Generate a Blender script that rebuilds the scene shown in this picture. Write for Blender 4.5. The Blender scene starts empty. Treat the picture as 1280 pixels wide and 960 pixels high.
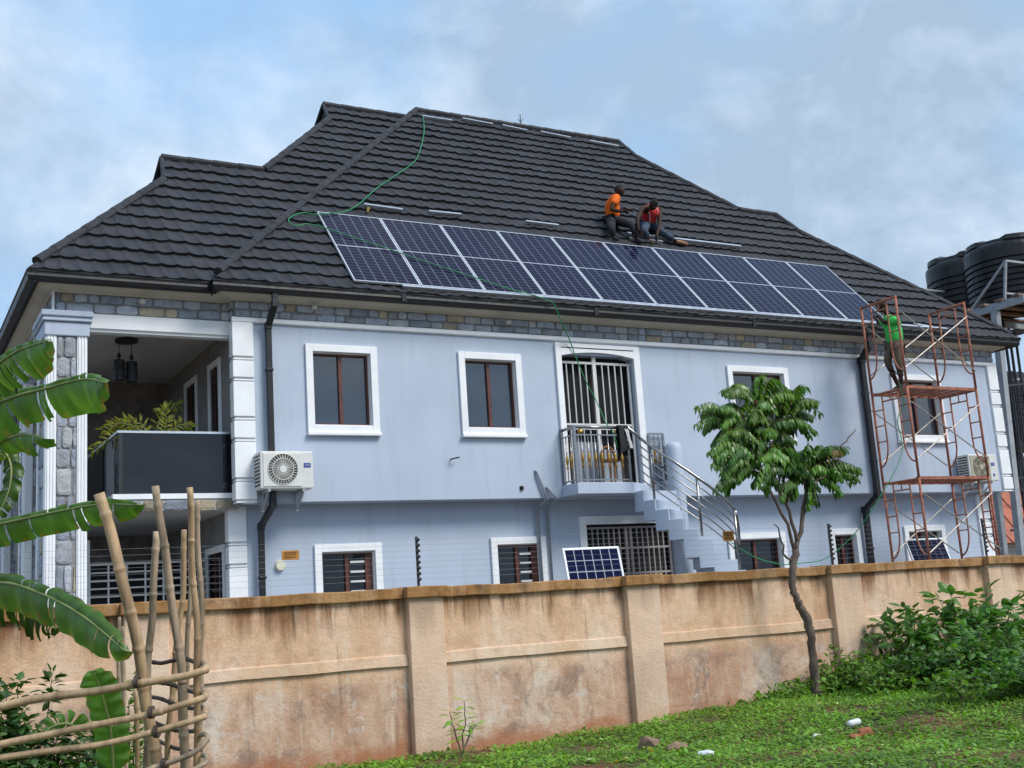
import bpy, bmesh, math, random
import numpy as np
from mathutils import Vector, Matrix, Quaternion
random.seed(7); rng = np.random.default_rng(11)
S = bpy.context.scene
COL = S.collection
PI = math.pi
# ------------------------------------------------------------------ camera
CAM = np.array([-4.7826, -16.978, 1.536]); FPX = 1477.79
YAW, PITCH, ROLL = 0.5084, 0.1897, -0.0671
def _axes():
    f = np.array([math.sin(YAW)*math.cos(PITCH), math.cos(YAW)*math.cos(PITCH), math.sin(PITCH)])
    r = np.array([math.cos(YAW), -math.sin(YAW), 0.]); u = np.cross(r, f)
    c, s = math.cos(ROLL), math.sin(ROLL)
    return c*r+s*u, -s*r+c*u, f
RX, UX, FX = _axes()
cam = bpy.data.cameras.new('camera'); co = bpy.data.objects.new('camera', cam); COL.objects.link(co)
co.matrix_world = Matrix(((RX[0], UX[0], -FX[0], CAM[0]), (RX[1], UX[1], -FX[1], CAM[1]), (RX[2], UX[2], -FX[2], CAM[2]), (0, 0, 0, 1)))
cam.sensor_width = 36; cam.lens = FPX/1280*36; cam.clip_start = 0.1; cam.clip_end = 3000
S.camera = co
# survey helpers: a sight line through the photo met with a real surface of the place
def ray(px, py): return FX + RX*(px-640)/FPX - UX*(py-480)/FPX
def onplane(px, py, n, d):
    n = np.array(n, float); v = ray(px, py); return CAM + v*((d-n@CAM)/(n@v))
def PY(px, py, y): return onplane(px, py, (0, 1, 0), y)
def PXX(px, py, x): return onplane(px, py, (1, 0, 0), x)
def PZ(px, py, z): return onplane(px, py, (0, 0, 1), z)
def PD(px, py, d): return CAM + ray(px, py)*d
ZE = 6.569; TH = 0.8114; TT = math.tan(TH); ROOFN = np.array([0, -math.sin(TH), math.cos(TH)])
def PR(px, py, lift=0., y0=-.4):
    return onplane(px, py, (0, -TT, 1), ZE+lift/math.cos(TH)-TT*y0)
def rz(y, y0=-.4): return ZE+TT*(y-y0)
# ------------------------------------------------------------------ objects
def tag(o, label=None, cat=None, group=None, kind=None):
    if label: o['label'] = label
    if cat: o['category'] = cat
    if group: o['group'] = group
    if kind: o['kind'] = kind
    return o
def empty(name, loc, label, cat, group=None):
    o = bpy.data.objects.new(name, None); COL.objects.link(o); o.location = loc; o.empty_display_size = .2
    return tag(o, label, cat, group)
def origin(o):
    v = Vector((0, 0, 0))
    while o is not None: v += o.location; o = o.parent
    return v
def copy_tree(o, parent=None):
    c = o.copy(); COL.objects.link(c)
    if parent is not None: c.parent = parent
    for ch in o.children: copy_tree(ch, c)
    return c
class MB:
    def __init__(s): s.v = []; s.f = []; s.mi = []; s.col = []; s.uv = {}; s.cur = 0; s.ccol = None; s.usecol = False
    def add(s, vs, fs):
        b = len(s.v); s.v += [tuple(map(float, v)) for v in vs]
        for f in fs:
            s.f.append([b+i for i in f]); s.mi.append(s.cur); s.col.append(s.ccol)
        return b
    def box(s, x0, x1, y0, y1, z0, z1):
        s.add([(x0,y0,z0),(x1,y0,z0),(x1,y1,z0),(x0,y1,z0),(x0,y0,z1),(x1,y0,z1),(x1,y1,z1),(x0,y1,z1)],
              [(0,3,2,1),(4,5,6,7),(0,1,5,4),(1,2,6,5),(2,3,7,6),(3,0,4,7)])
    def bar(s, p, q, w, h=None, up=(0,0,1)):
        p = np.array(p, float); q = np.array(q, float); h = h or w
        d = q-p; L = np.linalg.norm(d); d = d/L; up = np.array(up, float)
        if abs(d@up) > .98: up = np.array((0, 1., 0))
        a = np.cross(d, up); a /= np.linalg.norm(a); b = np.cross(a, d)
        vs = []
        for c in (p, q):
            for sa, sb in ((-1,-1),(1,-1),(1,1),(-1,1)): vs.append(c+a*sa*w/2+b*sb*h/2)
        s.add(vs, [(0,1,2,3),(7,6,5,4),(0,4,5,1),(1,5,6,2),(2,6,7,3),(3,7,4,0)])
    def tube(s, pts, r, n=8, cap=True, jit=0.):
        pts = [np.array(p, float) for p in pts]; m = len(pts)
        rs = r if hasattr(r, '__len__') else [r]*m
        t = [pts[min(i+1, m-1)]-pts[max(i-1, 0)] for i in range(m)]
        t = [v/(np.linalg.norm(v)+1e-12) for v in t]
        a = np.cross(t[0], (0, 0, 1.))
        if np.linalg.norm(a) < .05: a = np.cross(t[0], (0, 1., 0))
        a /= np.linalg.norm(a); vs = []
        for i in range(m):
            a = a-t[i]*(a@t[i]); a /= (np.linalg.norm(a)+1e-12); b = np.cross(t[i], a)
            for k in range(n):
                an = 2*PI*k/n; vs.append(pts[i]+rs[i]*(1+(random.gauss(0, jit) if jit else 0))*(math.cos(an)*a+math.sin(an)*b))
        fs = [(i*n+k, i*n+(k+1) % n, (i+1)*n+(k+1) % n, (i+1)*n+k) for i in range(m-1) for k in range(n)]
        if cap: fs += [tuple(range(n))[::-1], tuple((m-1)*n+k for k in range(n))]
        s.add(vs, fs)
    def lathe(s, c, prof, n=24, cap=True):
        c = np.array(c, float); vs = []
        for r, z in prof:
            for k in range(n): vs.append(c+np.array((r*math.cos(2*PI*k/n), r*math.sin(2*PI*k/n), z)))
        m = len(prof)
        fs = [(i*n+k, i*n+(k+1) % n, (i+1)*n+(k+1) % n, (i+1)*n+k) for i in range(m-1) for k in range(n)]
        if cap: fs += [tuple(range(n))[::-1], tuple((m-1)*n+k for k in range(n))]
        s.add(vs, fs)
    def extrude(s, prof, p, q, closed=True):
        """sweep a list of 3-D offset vectors from p to q"""
        p = np.array(p, float); q = np.array(q, float); n = len(prof)
        vs = [p+np.array(o) for o in prof]+[q+np.array(o) for o in prof]
        fs = [(i, (i+1) % n, n+(i+1) % n, n+i) for i in range(n if closed else n-1)]
        if closed: fs += [tuple(range(n))[::-1], tuple(range(n, 2*n))]
        s.add(vs, fs)
    def prism(s, poly, z0, z1):
        n = len(poly)
        vs = [(x, y, z0) for x, y in poly]+[(x, y, z1) for x, y in poly]
        s.add(vs, [tuple(range(n))[::-1], tuple(range(n, 2*n))]+[(i, (i+1) % n, n+(i+1) % n, n+i) for i in range(n)])
    def build(s, name, mats, parent=None, smooth=False, bevel=0, local=False, fix=True):
        me = bpy.data.meshes.new(name)
        o = bpy.data.objects.new(name, me); COL.objects.link(o)
        off = Vector((0, 0, 0))
        if parent is not None:
            o.parent = parent
            if not local: off = origin(parent)
        vs = s.v if off.length == 0 else [(a-off.x, b-off.y, c-off.z) for a, b, c in s.v]
        me.from_pydata(vs, [], s.f)
        for m in (mats if isinstance(mats, (list, tuple)) else [mats]): me.materials.append(m)
        if max(s.mi, default=0): me.polygons.foreach_set('material_index', s.mi)
        if s.usecol:
            at = me.color_attributes.new('Col', 'FLOAT_COLOR', 'CORNER'); arr = []
            for f, c in zip(s.f, s.col): arr += list(c or (1, 1, 1, 1))*len(f)
            at.data.foreach_set('color', arr)
        if fix:
            bm = bmesh.new(); bm.from_mesh(me); bmesh.ops.recalc_face_normals(bm, faces=bm.faces); bm.to_mesh(me); bm.free()
        if smooth: me.polygons.foreach_set('use_smooth', [True]*len(me.polygons))
        if bevel:
            b = o.modifiers.new('bevel', 'BEVEL'); b.width = bevel; b.segments = 2; b.limit_method = 'ANGLE'; b.angle_limit = .7
        me.update()
        return o
# ------------------------------------------------------------------ materials
def newmat(name):
    m = bpy.data.materials.new(name); m.use_nodes = True
    nt = m.node_tree; return m, nt, nt.nodes['Principled BSDF']
def N(nt, t, **k):
    n = nt.nodes.new(t)
    for a, b in k.items():
        if a.startswith('i_'): n.inputs[a[2:].replace('_', ' ')].default_value = b
        else: setattr(n, a, b)
    return n
def noise(nt, co_, scale, detail=4, rough=.55, dist=0):
    n = N(nt, 'ShaderNodeTexNoise'); n.inputs['Scale'].default_value = scale; n.inputs['Detail'].default_value = detail
    n.inputs['Roughness'].default_value = rough; n.inputs['Distortion'].default_value = dist
    nt.links.new(co_, n.inputs['Vector']); return n.outputs['Fac']
def ramp(nt, fac, stops):
    r = N(nt, 'ShaderNodeValToRGB'); el = r.color_ramp.elements
    while len(el) < len(stops): el.new(.5)
    for e, (p, c) in zip(el, stops):
        e.position = p; e.color = (c, c, c, 1) if not hasattr(c, '__len__') else (*c, 1)
    nt.links.new(fac, r.inputs['Fac']); return r.outputs['Color']
def mix(nt, fac, a, b, mode='MIX'):
    m = N(nt, 'ShaderNodeMix', data_type='RGBA', blend_type=mode)
    for sock, v in ((m.inputs['Factor'], fac), (m.inputs['A'], a), (m.inputs['B'], b)):
        if hasattr(v, 'links') or hasattr(v, 'is_linked'): nt.links.new(v, sock)
        else: sock.default_value = v if not hasattr(v, '__len__') else (*v[:3], 1)
    return m.outputs['Result']
def mth(nt, op, a, b=None):
    m = N(nt, 'ShaderNodeMath', operation=op)
    for i, v in enumerate((a, b)):
        if v is None: continue
        if hasattr(v, 'is_linked'): nt.links.new(v, m.inputs[i])
        else: m.inputs[i].default_value = v
    return m.outputs[0]
def coords(nt, scale=(1, 1, 1)):
    t = N(nt, 'ShaderNodeTexCoord'); mp = N(nt, 'ShaderNodeMapping'); mp.inputs['Scale'].default_value = scale
    nt.links.new(t.outputs['Object'], mp.inputs['Vector']); return mp.outputs['Vector']
def bump(nt, b, h, strength=.3, dist=.02):
    n = N(nt, 'ShaderNodeBump'); n.inputs['Strength'].default_value = strength; n.inputs['Distance'].default_value = dist
    nt.links.new(h, n.inputs['Height']); nt.links.new(n.outputs['Normal'], b.inputs['Normal'])
def M(name, col, rough=.6, metal=0., var=.25, vs=5., bs=0., bscale=60., bdist=.01, ior=1.45, hue=None, attr=False, stretch=(1, 1, 1)):
    m, nt, b = newmat(name); c = coords(nt, stretch)
    dark = tuple(x*(1-var) for x in col); light = tuple(min(1, x*(1+var*.6)) for x in col)
    if hue: dark = hue
    out = ramp(nt, noise(nt, c, vs, 6, .62), [(.32, dark), (.68, light)])
    if attr:
        a = N(nt, 'ShaderNodeVertexColor', layer_name='Col'); out = mix(nt, 1., out, a.outputs['Color'], 'MULTIPLY')
    nt.links.new(out, b.inputs['Base Color'])
    rr = ramp(nt, noise(nt, c, vs*2.3, 4), [(.3, max(0, rough-.08)), (.7, min(1, rough+.08))])
    nt.links.new(rr, b.inputs['Roughness'])
    b.inputs['Metallic'].default_value = metal; b.inputs['IOR'].default_value = ior
    if bs: bump(nt, b, noise(nt, c, bscale, 6, .65), bs, bdist)
    return m
def leafmat(name, col, trans=.35, rough=.45):
    m, nt, b = newmat(name); c = coords(nt)
    a = N(nt, 'ShaderNodeVertexColor', layer_name='Col')
    base = mix(nt, 1., ramp(nt, noise(nt, c, 9., 4), [(.3, tuple(x*.75 for x in col)), (.7, tuple(x*1.2 for x in col))]), a.outputs['Color'], 'MULTIPLY')
    nt.links.new(base, b.inputs['Base Color']); b.inputs['Roughness'].default_value = rough
    tr = N(nt, 'ShaderNodeBsdfTranslucent'); nt.links.new(mix(nt, 1., base, (1.3, 1.5, .6), 'MULTIPLY'), tr.inputs['Color'])
    ms = N(nt, 'ShaderNodeMixShader'); ms.inputs[0].default_value = trans
    out = nt.nodes['Material Output']
    nt.links.new(b.outputs[0], ms.inputs[1]); nt.links.new(tr.outputs[0], ms.inputs[2]); nt.links.new(ms.outputs[0], out.inputs['Surface'])
    return m
def paint(name, col, dirt=(.32, .34, .38)):
    """house paint: slight roller unevenness, faint rain streaks"""
    m, nt, b = newmat(name); c = coords(nt); cs = coords(nt, (2.2, 2.2, .22))
    base = ramp(nt, noise(nt, c, 1.3, 5), [(.3, tuple(x*.93 for x in col)), (.7, tuple(min(1, x*1.04) for x in col))])
    st = ramp(nt, noise(nt, cs, 2.6, 7, .6), [(.53, 0.), (.69, .30)])
    nt.links.new(mix(nt, st, base, dirt), b.inputs['Base Color'])
    b.inputs['Roughness'].default_value = .62
    bump(nt, b, noise(nt, c, 75., 5), .18, .006)
    return m
MT = {}
MT['paint'] = paint('blue_paint', (.44, .505, .605), (.31, .36, .44))
MT['white'] = M('white_trim', (.83, .84, .85), .5, var=.08, vs=2.5, bs=.08)
MT['cream'] = M('cream_cornice', (.62, .58, .50), .6, var=.12, vs=2)
MT['soffit'] = M('soffit', (.36, .34, .31), .7, var=.12)
MT['tile'] = M('roof_tile', (.027, .028, .034), .72, var=.5, vs=3.1, bs=.5, bscale=160, bdist=.004)
MT['gutter'] = M('gutter_black', (.007, .0075, .009), .45, var=.25)
MT['pipe'] = M('downpipe_black', (.014, .014, .016), .42, var=.2)
MT['stone'] = M('stone_veneer', (1, 1, 1), .85, var=.35, vs=9, bs=1., bscale=22, bdist=.02, attr=True)
MT['mortar'] = M('stone_joint', (.27, .265, .26), .9, var=.2, vs=9)
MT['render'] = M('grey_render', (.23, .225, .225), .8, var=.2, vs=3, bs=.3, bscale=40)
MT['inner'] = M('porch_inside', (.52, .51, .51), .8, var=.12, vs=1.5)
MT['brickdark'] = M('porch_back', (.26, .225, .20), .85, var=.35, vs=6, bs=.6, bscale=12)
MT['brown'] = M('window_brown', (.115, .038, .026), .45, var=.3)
MT['dark'] = M('unlit_black', (.012, .012, .013), .9, var=.2)  # near-black colour standing in for the shade of unlit hollows
MT['steel'] = M('stainless', (.34, .33, .32), .24, 1., var=.12)
MT['gold'] = M('gold_knob', (.50, .29, .07), .32, 1., var=.12)
MT['bars'] = M('painted_bar', (.66, .65, .63), .4, var=.12)
MT['grill'] = M('grille_grey', (.30, .27, .26), .5, var=.2)
def glass(name, base, ior, rough=.03):
    m, nt, b = newmat(name); c = coords(nt, (1, 1, 2))
    nt.links.new(ramp(nt, noise(nt, c, 1.4, 3), [(.35, tuple(x*.7 for x in base)), (.7, tuple(x*1.25 for x in base))]), b.inputs['Base Color'])
    b.inputs['Roughness'].default_value = rough; b.inputs['IOR'].default_value = ior
    bump(nt, b, noise(nt, c, 1.1, 2), .06, .02); return m
MT['glass'] = glass('tinted_glass', (.014, .020, .032), 2.0)
MT['blackglass'] = glass('black_glass', (.010, .011, .014), 1.5)
MT['rail'] = M('aluminium_rail', (.66, .67, .69), .35, .9, var=.1)
MT['alu'] = M('panel_frame', (.70, .72, .75), .4, .6, var=.08)
MT['rust'] = M('scaffold_red', (.36, .12, .065), .65, var=.5, vs=7, hue=(.17, .065, .04), bs=.2)
MT['brace'] = M('brace_zinc', (.42, .38, .33), .5, .4, var=.35, vs=8)
MT['tank'] = M('tank_plastic', (.008, .008, .009), .42, var=.25)
MT['towersteel'] = M('tower_grey', (.36, .38, .40), .5, .2, var=.2)
MT['blacksteel'] = M('pipe_steel', (.03, .03, .033), .5, var=.3)
MT['acwhite'] = M('ac_casing', (.66, .66, .62), .45, var=.1)
MT['acdark'] = M('ac_shadow', (.05, .048, .042), .6, var=.2)
MT['acblade'] = M('ac_blade', (.16, .15, .125), .5, var=.25)
MT['acyellow'] = M('ac_aged', (.40, .37, .28), .5, var=.2)
MT['blue'] = M('label_blue', (.02, .07, .30), .5, var=.1)
MT['bamboo'] = M('bamboo_tan', (.50, .34, .19), .5, var=.5, vs=9, hue=(.22, .145, .08), bs=.4, bscale=40, stretch=(1, 1, .2))
MT['bamboogrey'] = M('bamboo_grey', (.40, .295, .20), .65, var=.55, vs=10, hue=(.15, .11, .075), bs=.6, bscale=40, stretch=(1, 1, .15))
MT['bamboodark'] = M('bamboo_dark', (.07, .05, .038), .7, var=.4, vs=8)
MT['bark'] = M('bark', (.135, .10, .078), .9, var=.5, vs=9, bs=.8, bscale=26, bdist=.03, stretch=(1, 1, .3))
MT['twig'] = M('twig', (.13, .10, .07), .85, var=.4, vs=8)
MT['leaf'] = leafmat('tree_leaf', (.072, .160, .015), .28, .34)
MT['banana'] = leafmat('banana_leaf', (.085, .185, .030), .32, .42)
MT['shrub'] = leafmat('shrub_leaf', (.090, .20, .034), .34)
MT['weed'] = leafmat('weed_leaf', (.18, .36, .040), .36, .55)
MT['palm'] = leafmat('palm_leaf', (.25, .27, .018), .4)
MT['midrib'] = M('midrib', (.22, .27, .09), .5, var=.2)
MT['skin'] = M('dark_skin', (.042, .021, .014), .58, var=.2)
MT['skin'].node_tree.nodes['Principled BSDF'].inputs['Specular IOR Level'].default_value = .22
MT['hair'] = M('black_hair', (.006, .005, .005), .8, var=.3)
MT['orange'] = M('orange_cloth', (.95, .165, .006), .8, var=.18, vs=12, bs=1., bscale=11, bdist=.03)
MT['red'] = M('red_vest', (.78, .045, .05), .8, var=.2, vs=12, bs=1., bscale=11, bdist=.03)
MT['vesttrim'] = M('pale_tape', (.62, .42, .40), .6, var=.15)
MT['green'] = M('green_shirt', (.05, .55, .10), .8, var=.2, vs=10, bs=1., bscale=11, bdist=.03)
MT['blacktr'] = M('black_trousers', (.018, .018, .022), .85, var=.3, vs=12, bs=1., bscale=11, bdist=.03)
MT['jeans'] = M('blue_jeans', (.055, .085, .13), .85, var=.4, vs=9, bs=1., bscale=11, bdist=.03)
MT['khaki'] = M('brown_trousers', (.115, .085, .06), .85, var=.35, vs=9, bs=1., bscale=11, bdist=.03)
MT['shoe'] = M('tan_shoe', (.30, .155, .08), .6, var=.3)
MT['shoedark'] = M('dark_shoe', (.02, .018, .016), .6, var=.3)
MT['eye'] = M('eye_white', (.6, .58, .55), .3, var=.05)
MT['lip'] = M('lip', (.07, .025, .022), .5, var=.1)
MT['cable'] = M('green_cable', (.02, .24, .08), .5, var=.15)
MT['rock'] = M('rock', (.26, .16, .11), .9, var=.45, vs=7, bs=.7, bscale=12)
MT['brick'] = M('broken_brick', (.36, .13, .06), .9, var=.35, vs=9, bs=.6, bscale=20)
MT['litter'] = M('white_litter', (.68, .70, .72), .5, var=.15, vs=9)
MT['sign'] = M('warning_yellow', (.46, .20, .03), .6, var=.3, vs=14)
MT['signtext'] = M('sign_text', (.10, .05, .015), .7, var=.1)
MT['lampwhite'] = M('lamp_cover', (.70, .68, .52), .4, var=.08)
MT['redroof'] = M('red_roof', (.42, .13, .075), .7, var=.3, vs=2)
MT['housewall'] = M('far_wall', (.50, .46, .40), .8, var=.2)
MT['cloth'] = M('black_cloth', (.014, .014, .016), .9, var=.3, vs=10)
MT['whitecloth'] = M('white_cloth', (.6, .6, .62), .8, var=.1)
MT['wood'] = M('chair_wood', (.27, .13, .05), .6, var=.4, vs=6)
MT['wire'] = M('fence_wire', (.30, .30, .31), .5, .4, var=.1)
MT['pvc'] = M('grey_pvc', (.30, .33, .38), .5, var=.15)
MT['ceramic'] = M('flower_pot', (.25, .10, .05), .7, var=.2)
def cellmat(name, nx, ny, line, cell=(.004, .005, .022), lcol=(.095, .10, .15), gap=None, ior=1.20):
    m, nt, b = newmat(name)
    uv = N(nt, 'ShaderNodeUVMap'); sp = N(nt, 'ShaderNodeSeparateXYZ'); nt.links.new(uv.outputs[0], sp.inputs[0])
    def lines(o, n, w):
        t = mth(nt, 'FRACT', mth(nt, 'MULTIPLY', o, n)); d = mth(nt, 'ABSOLUTE', mth(nt, 'SUBTRACT', t, .5))
        return mth(nt, 'GREATER_THAN', d, .5-w)
    f = mth(nt, 'MAXIMUM', lines(sp.outputs[0], nx, line*1.2), lines(sp.outputs[1], ny, line))
    c = coords(nt); v = ramp(nt, noise(nt, c, .9, 3), [(.3, tuple(x*.75 for x in cell)), (.7, tuple(x*1.3 for x in cell))])
    base = mix(nt, f, v, lcol)
    if gap:
        mid = mth(nt, 'LESS_THAN', mth(nt, 'ABSOLUTE', mth(nt, 'SUBTRACT', sp.outputs[1], .5)), gap)
        base = mix(nt, mid, base, (.36, .38, .44))
    nt.links.new(base, b.inputs['Base Color']); b.inputs['IOR'].default_value = ior
    nt.links.new(ramp(nt, noise(nt, c, 3., 5), [(.35, .06), (.7, .16)]), b.inputs['Roughness'])
    return m
MT['cells'] = cellmat('solar_cells', 6, 24, .045, gap=.006)
MT['cellsmall'] = cellmat('solar_cells_old', 6, 6, .035, cell=(.006, .010, .040), lcol=(.42, .44, .5), ior=1.2)
def quad_uv(o):
    uv = o.data.uv_layers.new(name='UVMap')
    for p in o.data.polygons:
        for i, l in enumerate(p.loop_indices): uv.data[l].uv = ((0, 0), (1, 0), (1, 1), (0, 1))[i % 4]
# ------------------------------------------------------------------ house
house = empty('house', (0, 0, 0), 'two-storey pale blue house with white trims, stone bands and a steep charcoal tiled roof', 'house')
HX = 16.62
def wall_holes(mb, x0, x1, z0, z1, y, holes, depth=.2, back=True):
    xs = sorted({x0, x1, *[h[0] for h in holes], *[h[1] for h in holes]}); zs = sorted({z0, z1, *[h[2] for h in holes], *[h[3] for h in holes]})
    for i in range(len(xs)-1):
        for j in range(len(zs)-1):
            cx, cz = (xs[i]+xs[i+1])/2, (zs[j]+zs[j+1])/2
            if any(h[0] < cx < h[1] and h[2] < cz < h[3] for h in holes): continue
            mb.add([(xs[i], y, zs[j]), (xs[i+1], y, zs[j]), (xs[i+1], y, zs[j+1]), (xs[i], y, zs[j+1])], [(0, 1, 2, 3)])
    for a, b, c, d in holes:
        mb.add([(a,y,c),(b,y,c),(b,y,d),(a,y,d),(a,y+depth,c),(b,y+depth,c),(b,y+depth,d),(a,y+depth,d)], [(0,4,5,1),(1,5,6,2),(2,6,7,3),(3,7,4,0)])
def win_spec(x0, x1, zt, zb, fr=.115, sill=.165): return (x0+fr, x1-fr, zb+sill, zt-fr)
UP = [(1.083, 2.257, 5.776, 4.348), (3.688, 4.865, 5.776, 4.348), (9.26, 10.734, 5.776, 4.348), (13.47, 14.89, 5.776, 4.348)]
def lowspan(a, b, t): return (PY(a, t, .4)[0], PY(b, t, .4)[0], PY((a+b)/2, t, .4)[2])
LOW = []
for a, b, t in ((392, 476, 680), (612, 681, 671.5), (908, 980, 666), (1035, 1073, 661), (1128, 1179, 657)):
    x0, x1, zt = lowspan(a, b, t); LOW.append((x0, x1, zt, 1.30))
DOOR_U = (5.66, 7.16, 3.58, 5.83); DOOR_L = (PY(731, 656, .4)[0], PY(840, 656, .4)[0], .05, PY(731, 656, .4)[2])
mb = MB()
wall_holes(mb, 0, HX, 3.35, 6.5, 0, [win_spec(*w) for w in UP]+[DOOR_U], .2)
LX1 = 16.25
wall_holes(mb, 0.0, LX1, -.3, 3.36, .4, [win_spec(*w) for w in LOW]+[DOOR_L], .2)
mb.add([(0, 0, 3.35), (HX, 0, 3.35), (HX, .42, 3.35), (0, .42, 3.35)], [(0, 1, 2, 3)])                 # underside of the jetty
mb.box(HX-.02, HX, .001, 10.4, 3.35, 6.5); mb.box(LX1-.02, LX1, .42, 10.4, -.3, 3.35); mb.box(-.3, HX, 10.38, 10.4, -.3, 6.5)
mb.build('wall', MT['paint'], house)
mb = MB(); mb.box(.25, HX-.1, .55, .56, -.2, 6.4); mb.build('unlit_room_sheet', MT['dark'], house)  # black sheet behind the front walls, painted as the darkness of unlit rooms
# grey rendered side wall of the porches
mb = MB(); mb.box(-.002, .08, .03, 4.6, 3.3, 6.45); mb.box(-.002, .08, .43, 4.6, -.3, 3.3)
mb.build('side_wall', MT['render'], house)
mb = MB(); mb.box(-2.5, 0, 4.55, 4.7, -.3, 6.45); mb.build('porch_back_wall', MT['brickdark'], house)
mb = MB(); mb.box(-2.45, -.003, .3, 4.55, 6.03, 6.08); mb.build('porch_ceiling', MT['inner'], house)
# ---- trims
def planpath(path, prof, mb, closed=False):
    """sweep (out, z) profile along a plan polyline, outside on the right-hand side"""
    n = len(path); rings = []
    for i, p in enumerate(path):
        ds = []
        if i > 0: d = np.array(p)-np.array(path[i-1]); ds.append(d/np.linalg.norm(d))
        if i < n-1: d = np.array(path[i+1])-np.array(p); ds.append(d/np.linalg.norm(d))
        nn = [np.array((d[1], -d[0])) for d in ds]
        if len(nn) == 2: m = nn[0]+nn[1]; m = m/np.linalg.norm(m); m = m/(m@nn[0])
        else: m = nn[0]
        rings.append([(p[0]+m[0]*o, p[1]+m[1]*o, z) for o, z in prof])
    k = len(prof); vs = [v for r in rings for v in r]
    fs = [(i*k+j, i*k+(j+1) % k, (i+1)*k+(j+1) % k, (i+1)*k+j) for i in range(n-1) for j in range(k)]
    fs += [tuple(range(k))[::-1], tuple((n-1)*k+j for j in range(k))]
    mb.add(vs, fs)
YL = .19
EAVE = [(-2.5, 5.3), (-2.5, YL), (0, YL), (0, 0), (HX+.03, 0), (HX+.03, 6.3)]
mb = MB(); planpath(EAVE, [(-.02, 6.385), (.045, 6.385), (.055, 6.405), (.11, 6.415), (.19, 6.44), (.235, 6.475), (.24, 6.50), (.285, 6.505), (.29, 6.53), (-.02, 6.53)], mb)
mb.build('cornice', MT['cream'], house)
mb = MB(); planpath(EAVE, [(.29, 6.515), (.40, 6.515), (.40, 6.535), (.29, 6.535)], mb); mb.build('soffit', MT['gutter'], house)
mb = MB()
gp = [(.29, 6.55), (.29, 6.465), (.31, 6.435), (.375, 6.435), (.405, 6.45), (.42, 6.50), (.412, 6.55), (.426, 6.563), (.426, 6.588), (.40, 6.588), (.39, 6.55)]
planpath(EAVE, gp, mb)
for x in (2.6, 6.2, 9.7, 13.2): mb.box(x-.04, x+.04, -.432, -.285, 6.443, 6.594)
mb.build('gutter', MT['gutter'], house, bevel=0)
TRIM = [(-.02, 6.05), (.03, 6.05), (.05, 6.065), (.05, 6.13), (-.02, 6.13)]
mb = MB(); planpath([(0, .02), (0, 0), (HX, 0), (HX, 6)], TRIM, mb)
zb_ = PY(200, 414, YL)[2]
planpath([(-2.5, 4.5), (-2.5, YL), (-.004, YL)], [(-.16, zb_-.06), (.0, zb_-.06), (.0, zb_-.02), (.035, zb_-.015), (.04, 6.10), (-.16, 6.10)], mb)
mb.build('trim_band', MT['white'], house, bevel=.006)
PAL = [(.20, .225, .26), (.235, .25, .275), (.17, .19, .22), (.27, .275, .28), (.22, .23, .25), (.25, .26, .285), (.26, .22, .155), (.20, .215, .25), (.23, .24, .26)]
def stones(mb, o, u, v, n, W, H, rows, ln, seed, depth=.035, bri=1.):
    r = random.Random(seed); o, u, v, n = (np.array(a, float) for a in (o, u, v, n)); mb.usecol = True
    hs = [r.uniform(.8, 1.2) for _ in range(rows)]; tot = sum(hs); z = 0
    for k in range(rows):
        h = hs[k]/tot*H; x = -r.uniform(0, ln*.6)
        while x < W:
            L = ln*r.uniform(.55, 1.5); a, b = max(0, x), min(W, x+L); x += L
            if b-a < .05: continue
            j = .011; dv = r.uniform(-.03, .03)*(rows > 1 and k == 0); du_ = r.uniform(-.02, .02); q = [(a+j, z+j), (b-j, z+j), (b-j+du_*.3, z+h-j), (a+j+abs(du_)*.6, z+h-j-abs(dv)*.5)]
            jj = lambda s: r.uniform(-s, s)
            pts = []
            for i in range(4):
                p0, p1 = np.array(q[i]), np.array(q[(i+1) % 4]); e = p1-p0; L2 = np.linalg.norm(e); t_ = min(.035, L2*.2, h*.25)
                pts.append(p0+e/L2*t_); 
                if L2 > .16: pts.append(p0+e*r.uniform(.4, .6)+np.array((jj(.014), jj(.014))))
                pts.append(p1-e/L2*t_)
            c = np.mean(pts, 0); d = depth*r.uniform(.55, 1.15); m = len(pts)
            P3 = lambda p, w: o+u*p[0]+v*p[1]+n*w
            ring0 = [P3(p, 0) for p in pts]; ring1 = [P3(p, d*.7) for p in pts]
            ring2 = [P3(c+(np.array(p)-c)*(1-.035/max(.06, np.linalg.norm(np.array(p)-c))), d+jj(.006)) for p in pts]
            col = r.choice(PAL); s = r.uniform(1.7, 2.6)*bri; mb.ccol = (col[0]*s, col[1]*s, col[2]*s, 1)  # stone colour lightened to make up for eave shade; bri dims it elsewhere
            fs = []
            for i in range(m):
                i2 = (i+1) % m; fs += [(i, i2, m+i2, m+i), (m+i, m+i2, 2*m+i2, 2*m+i)]
            fs.append(tuple(2*m+i for i in range(m)))
            mb.add(ring0+ring1+ring2, fs)
        z += h
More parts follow.
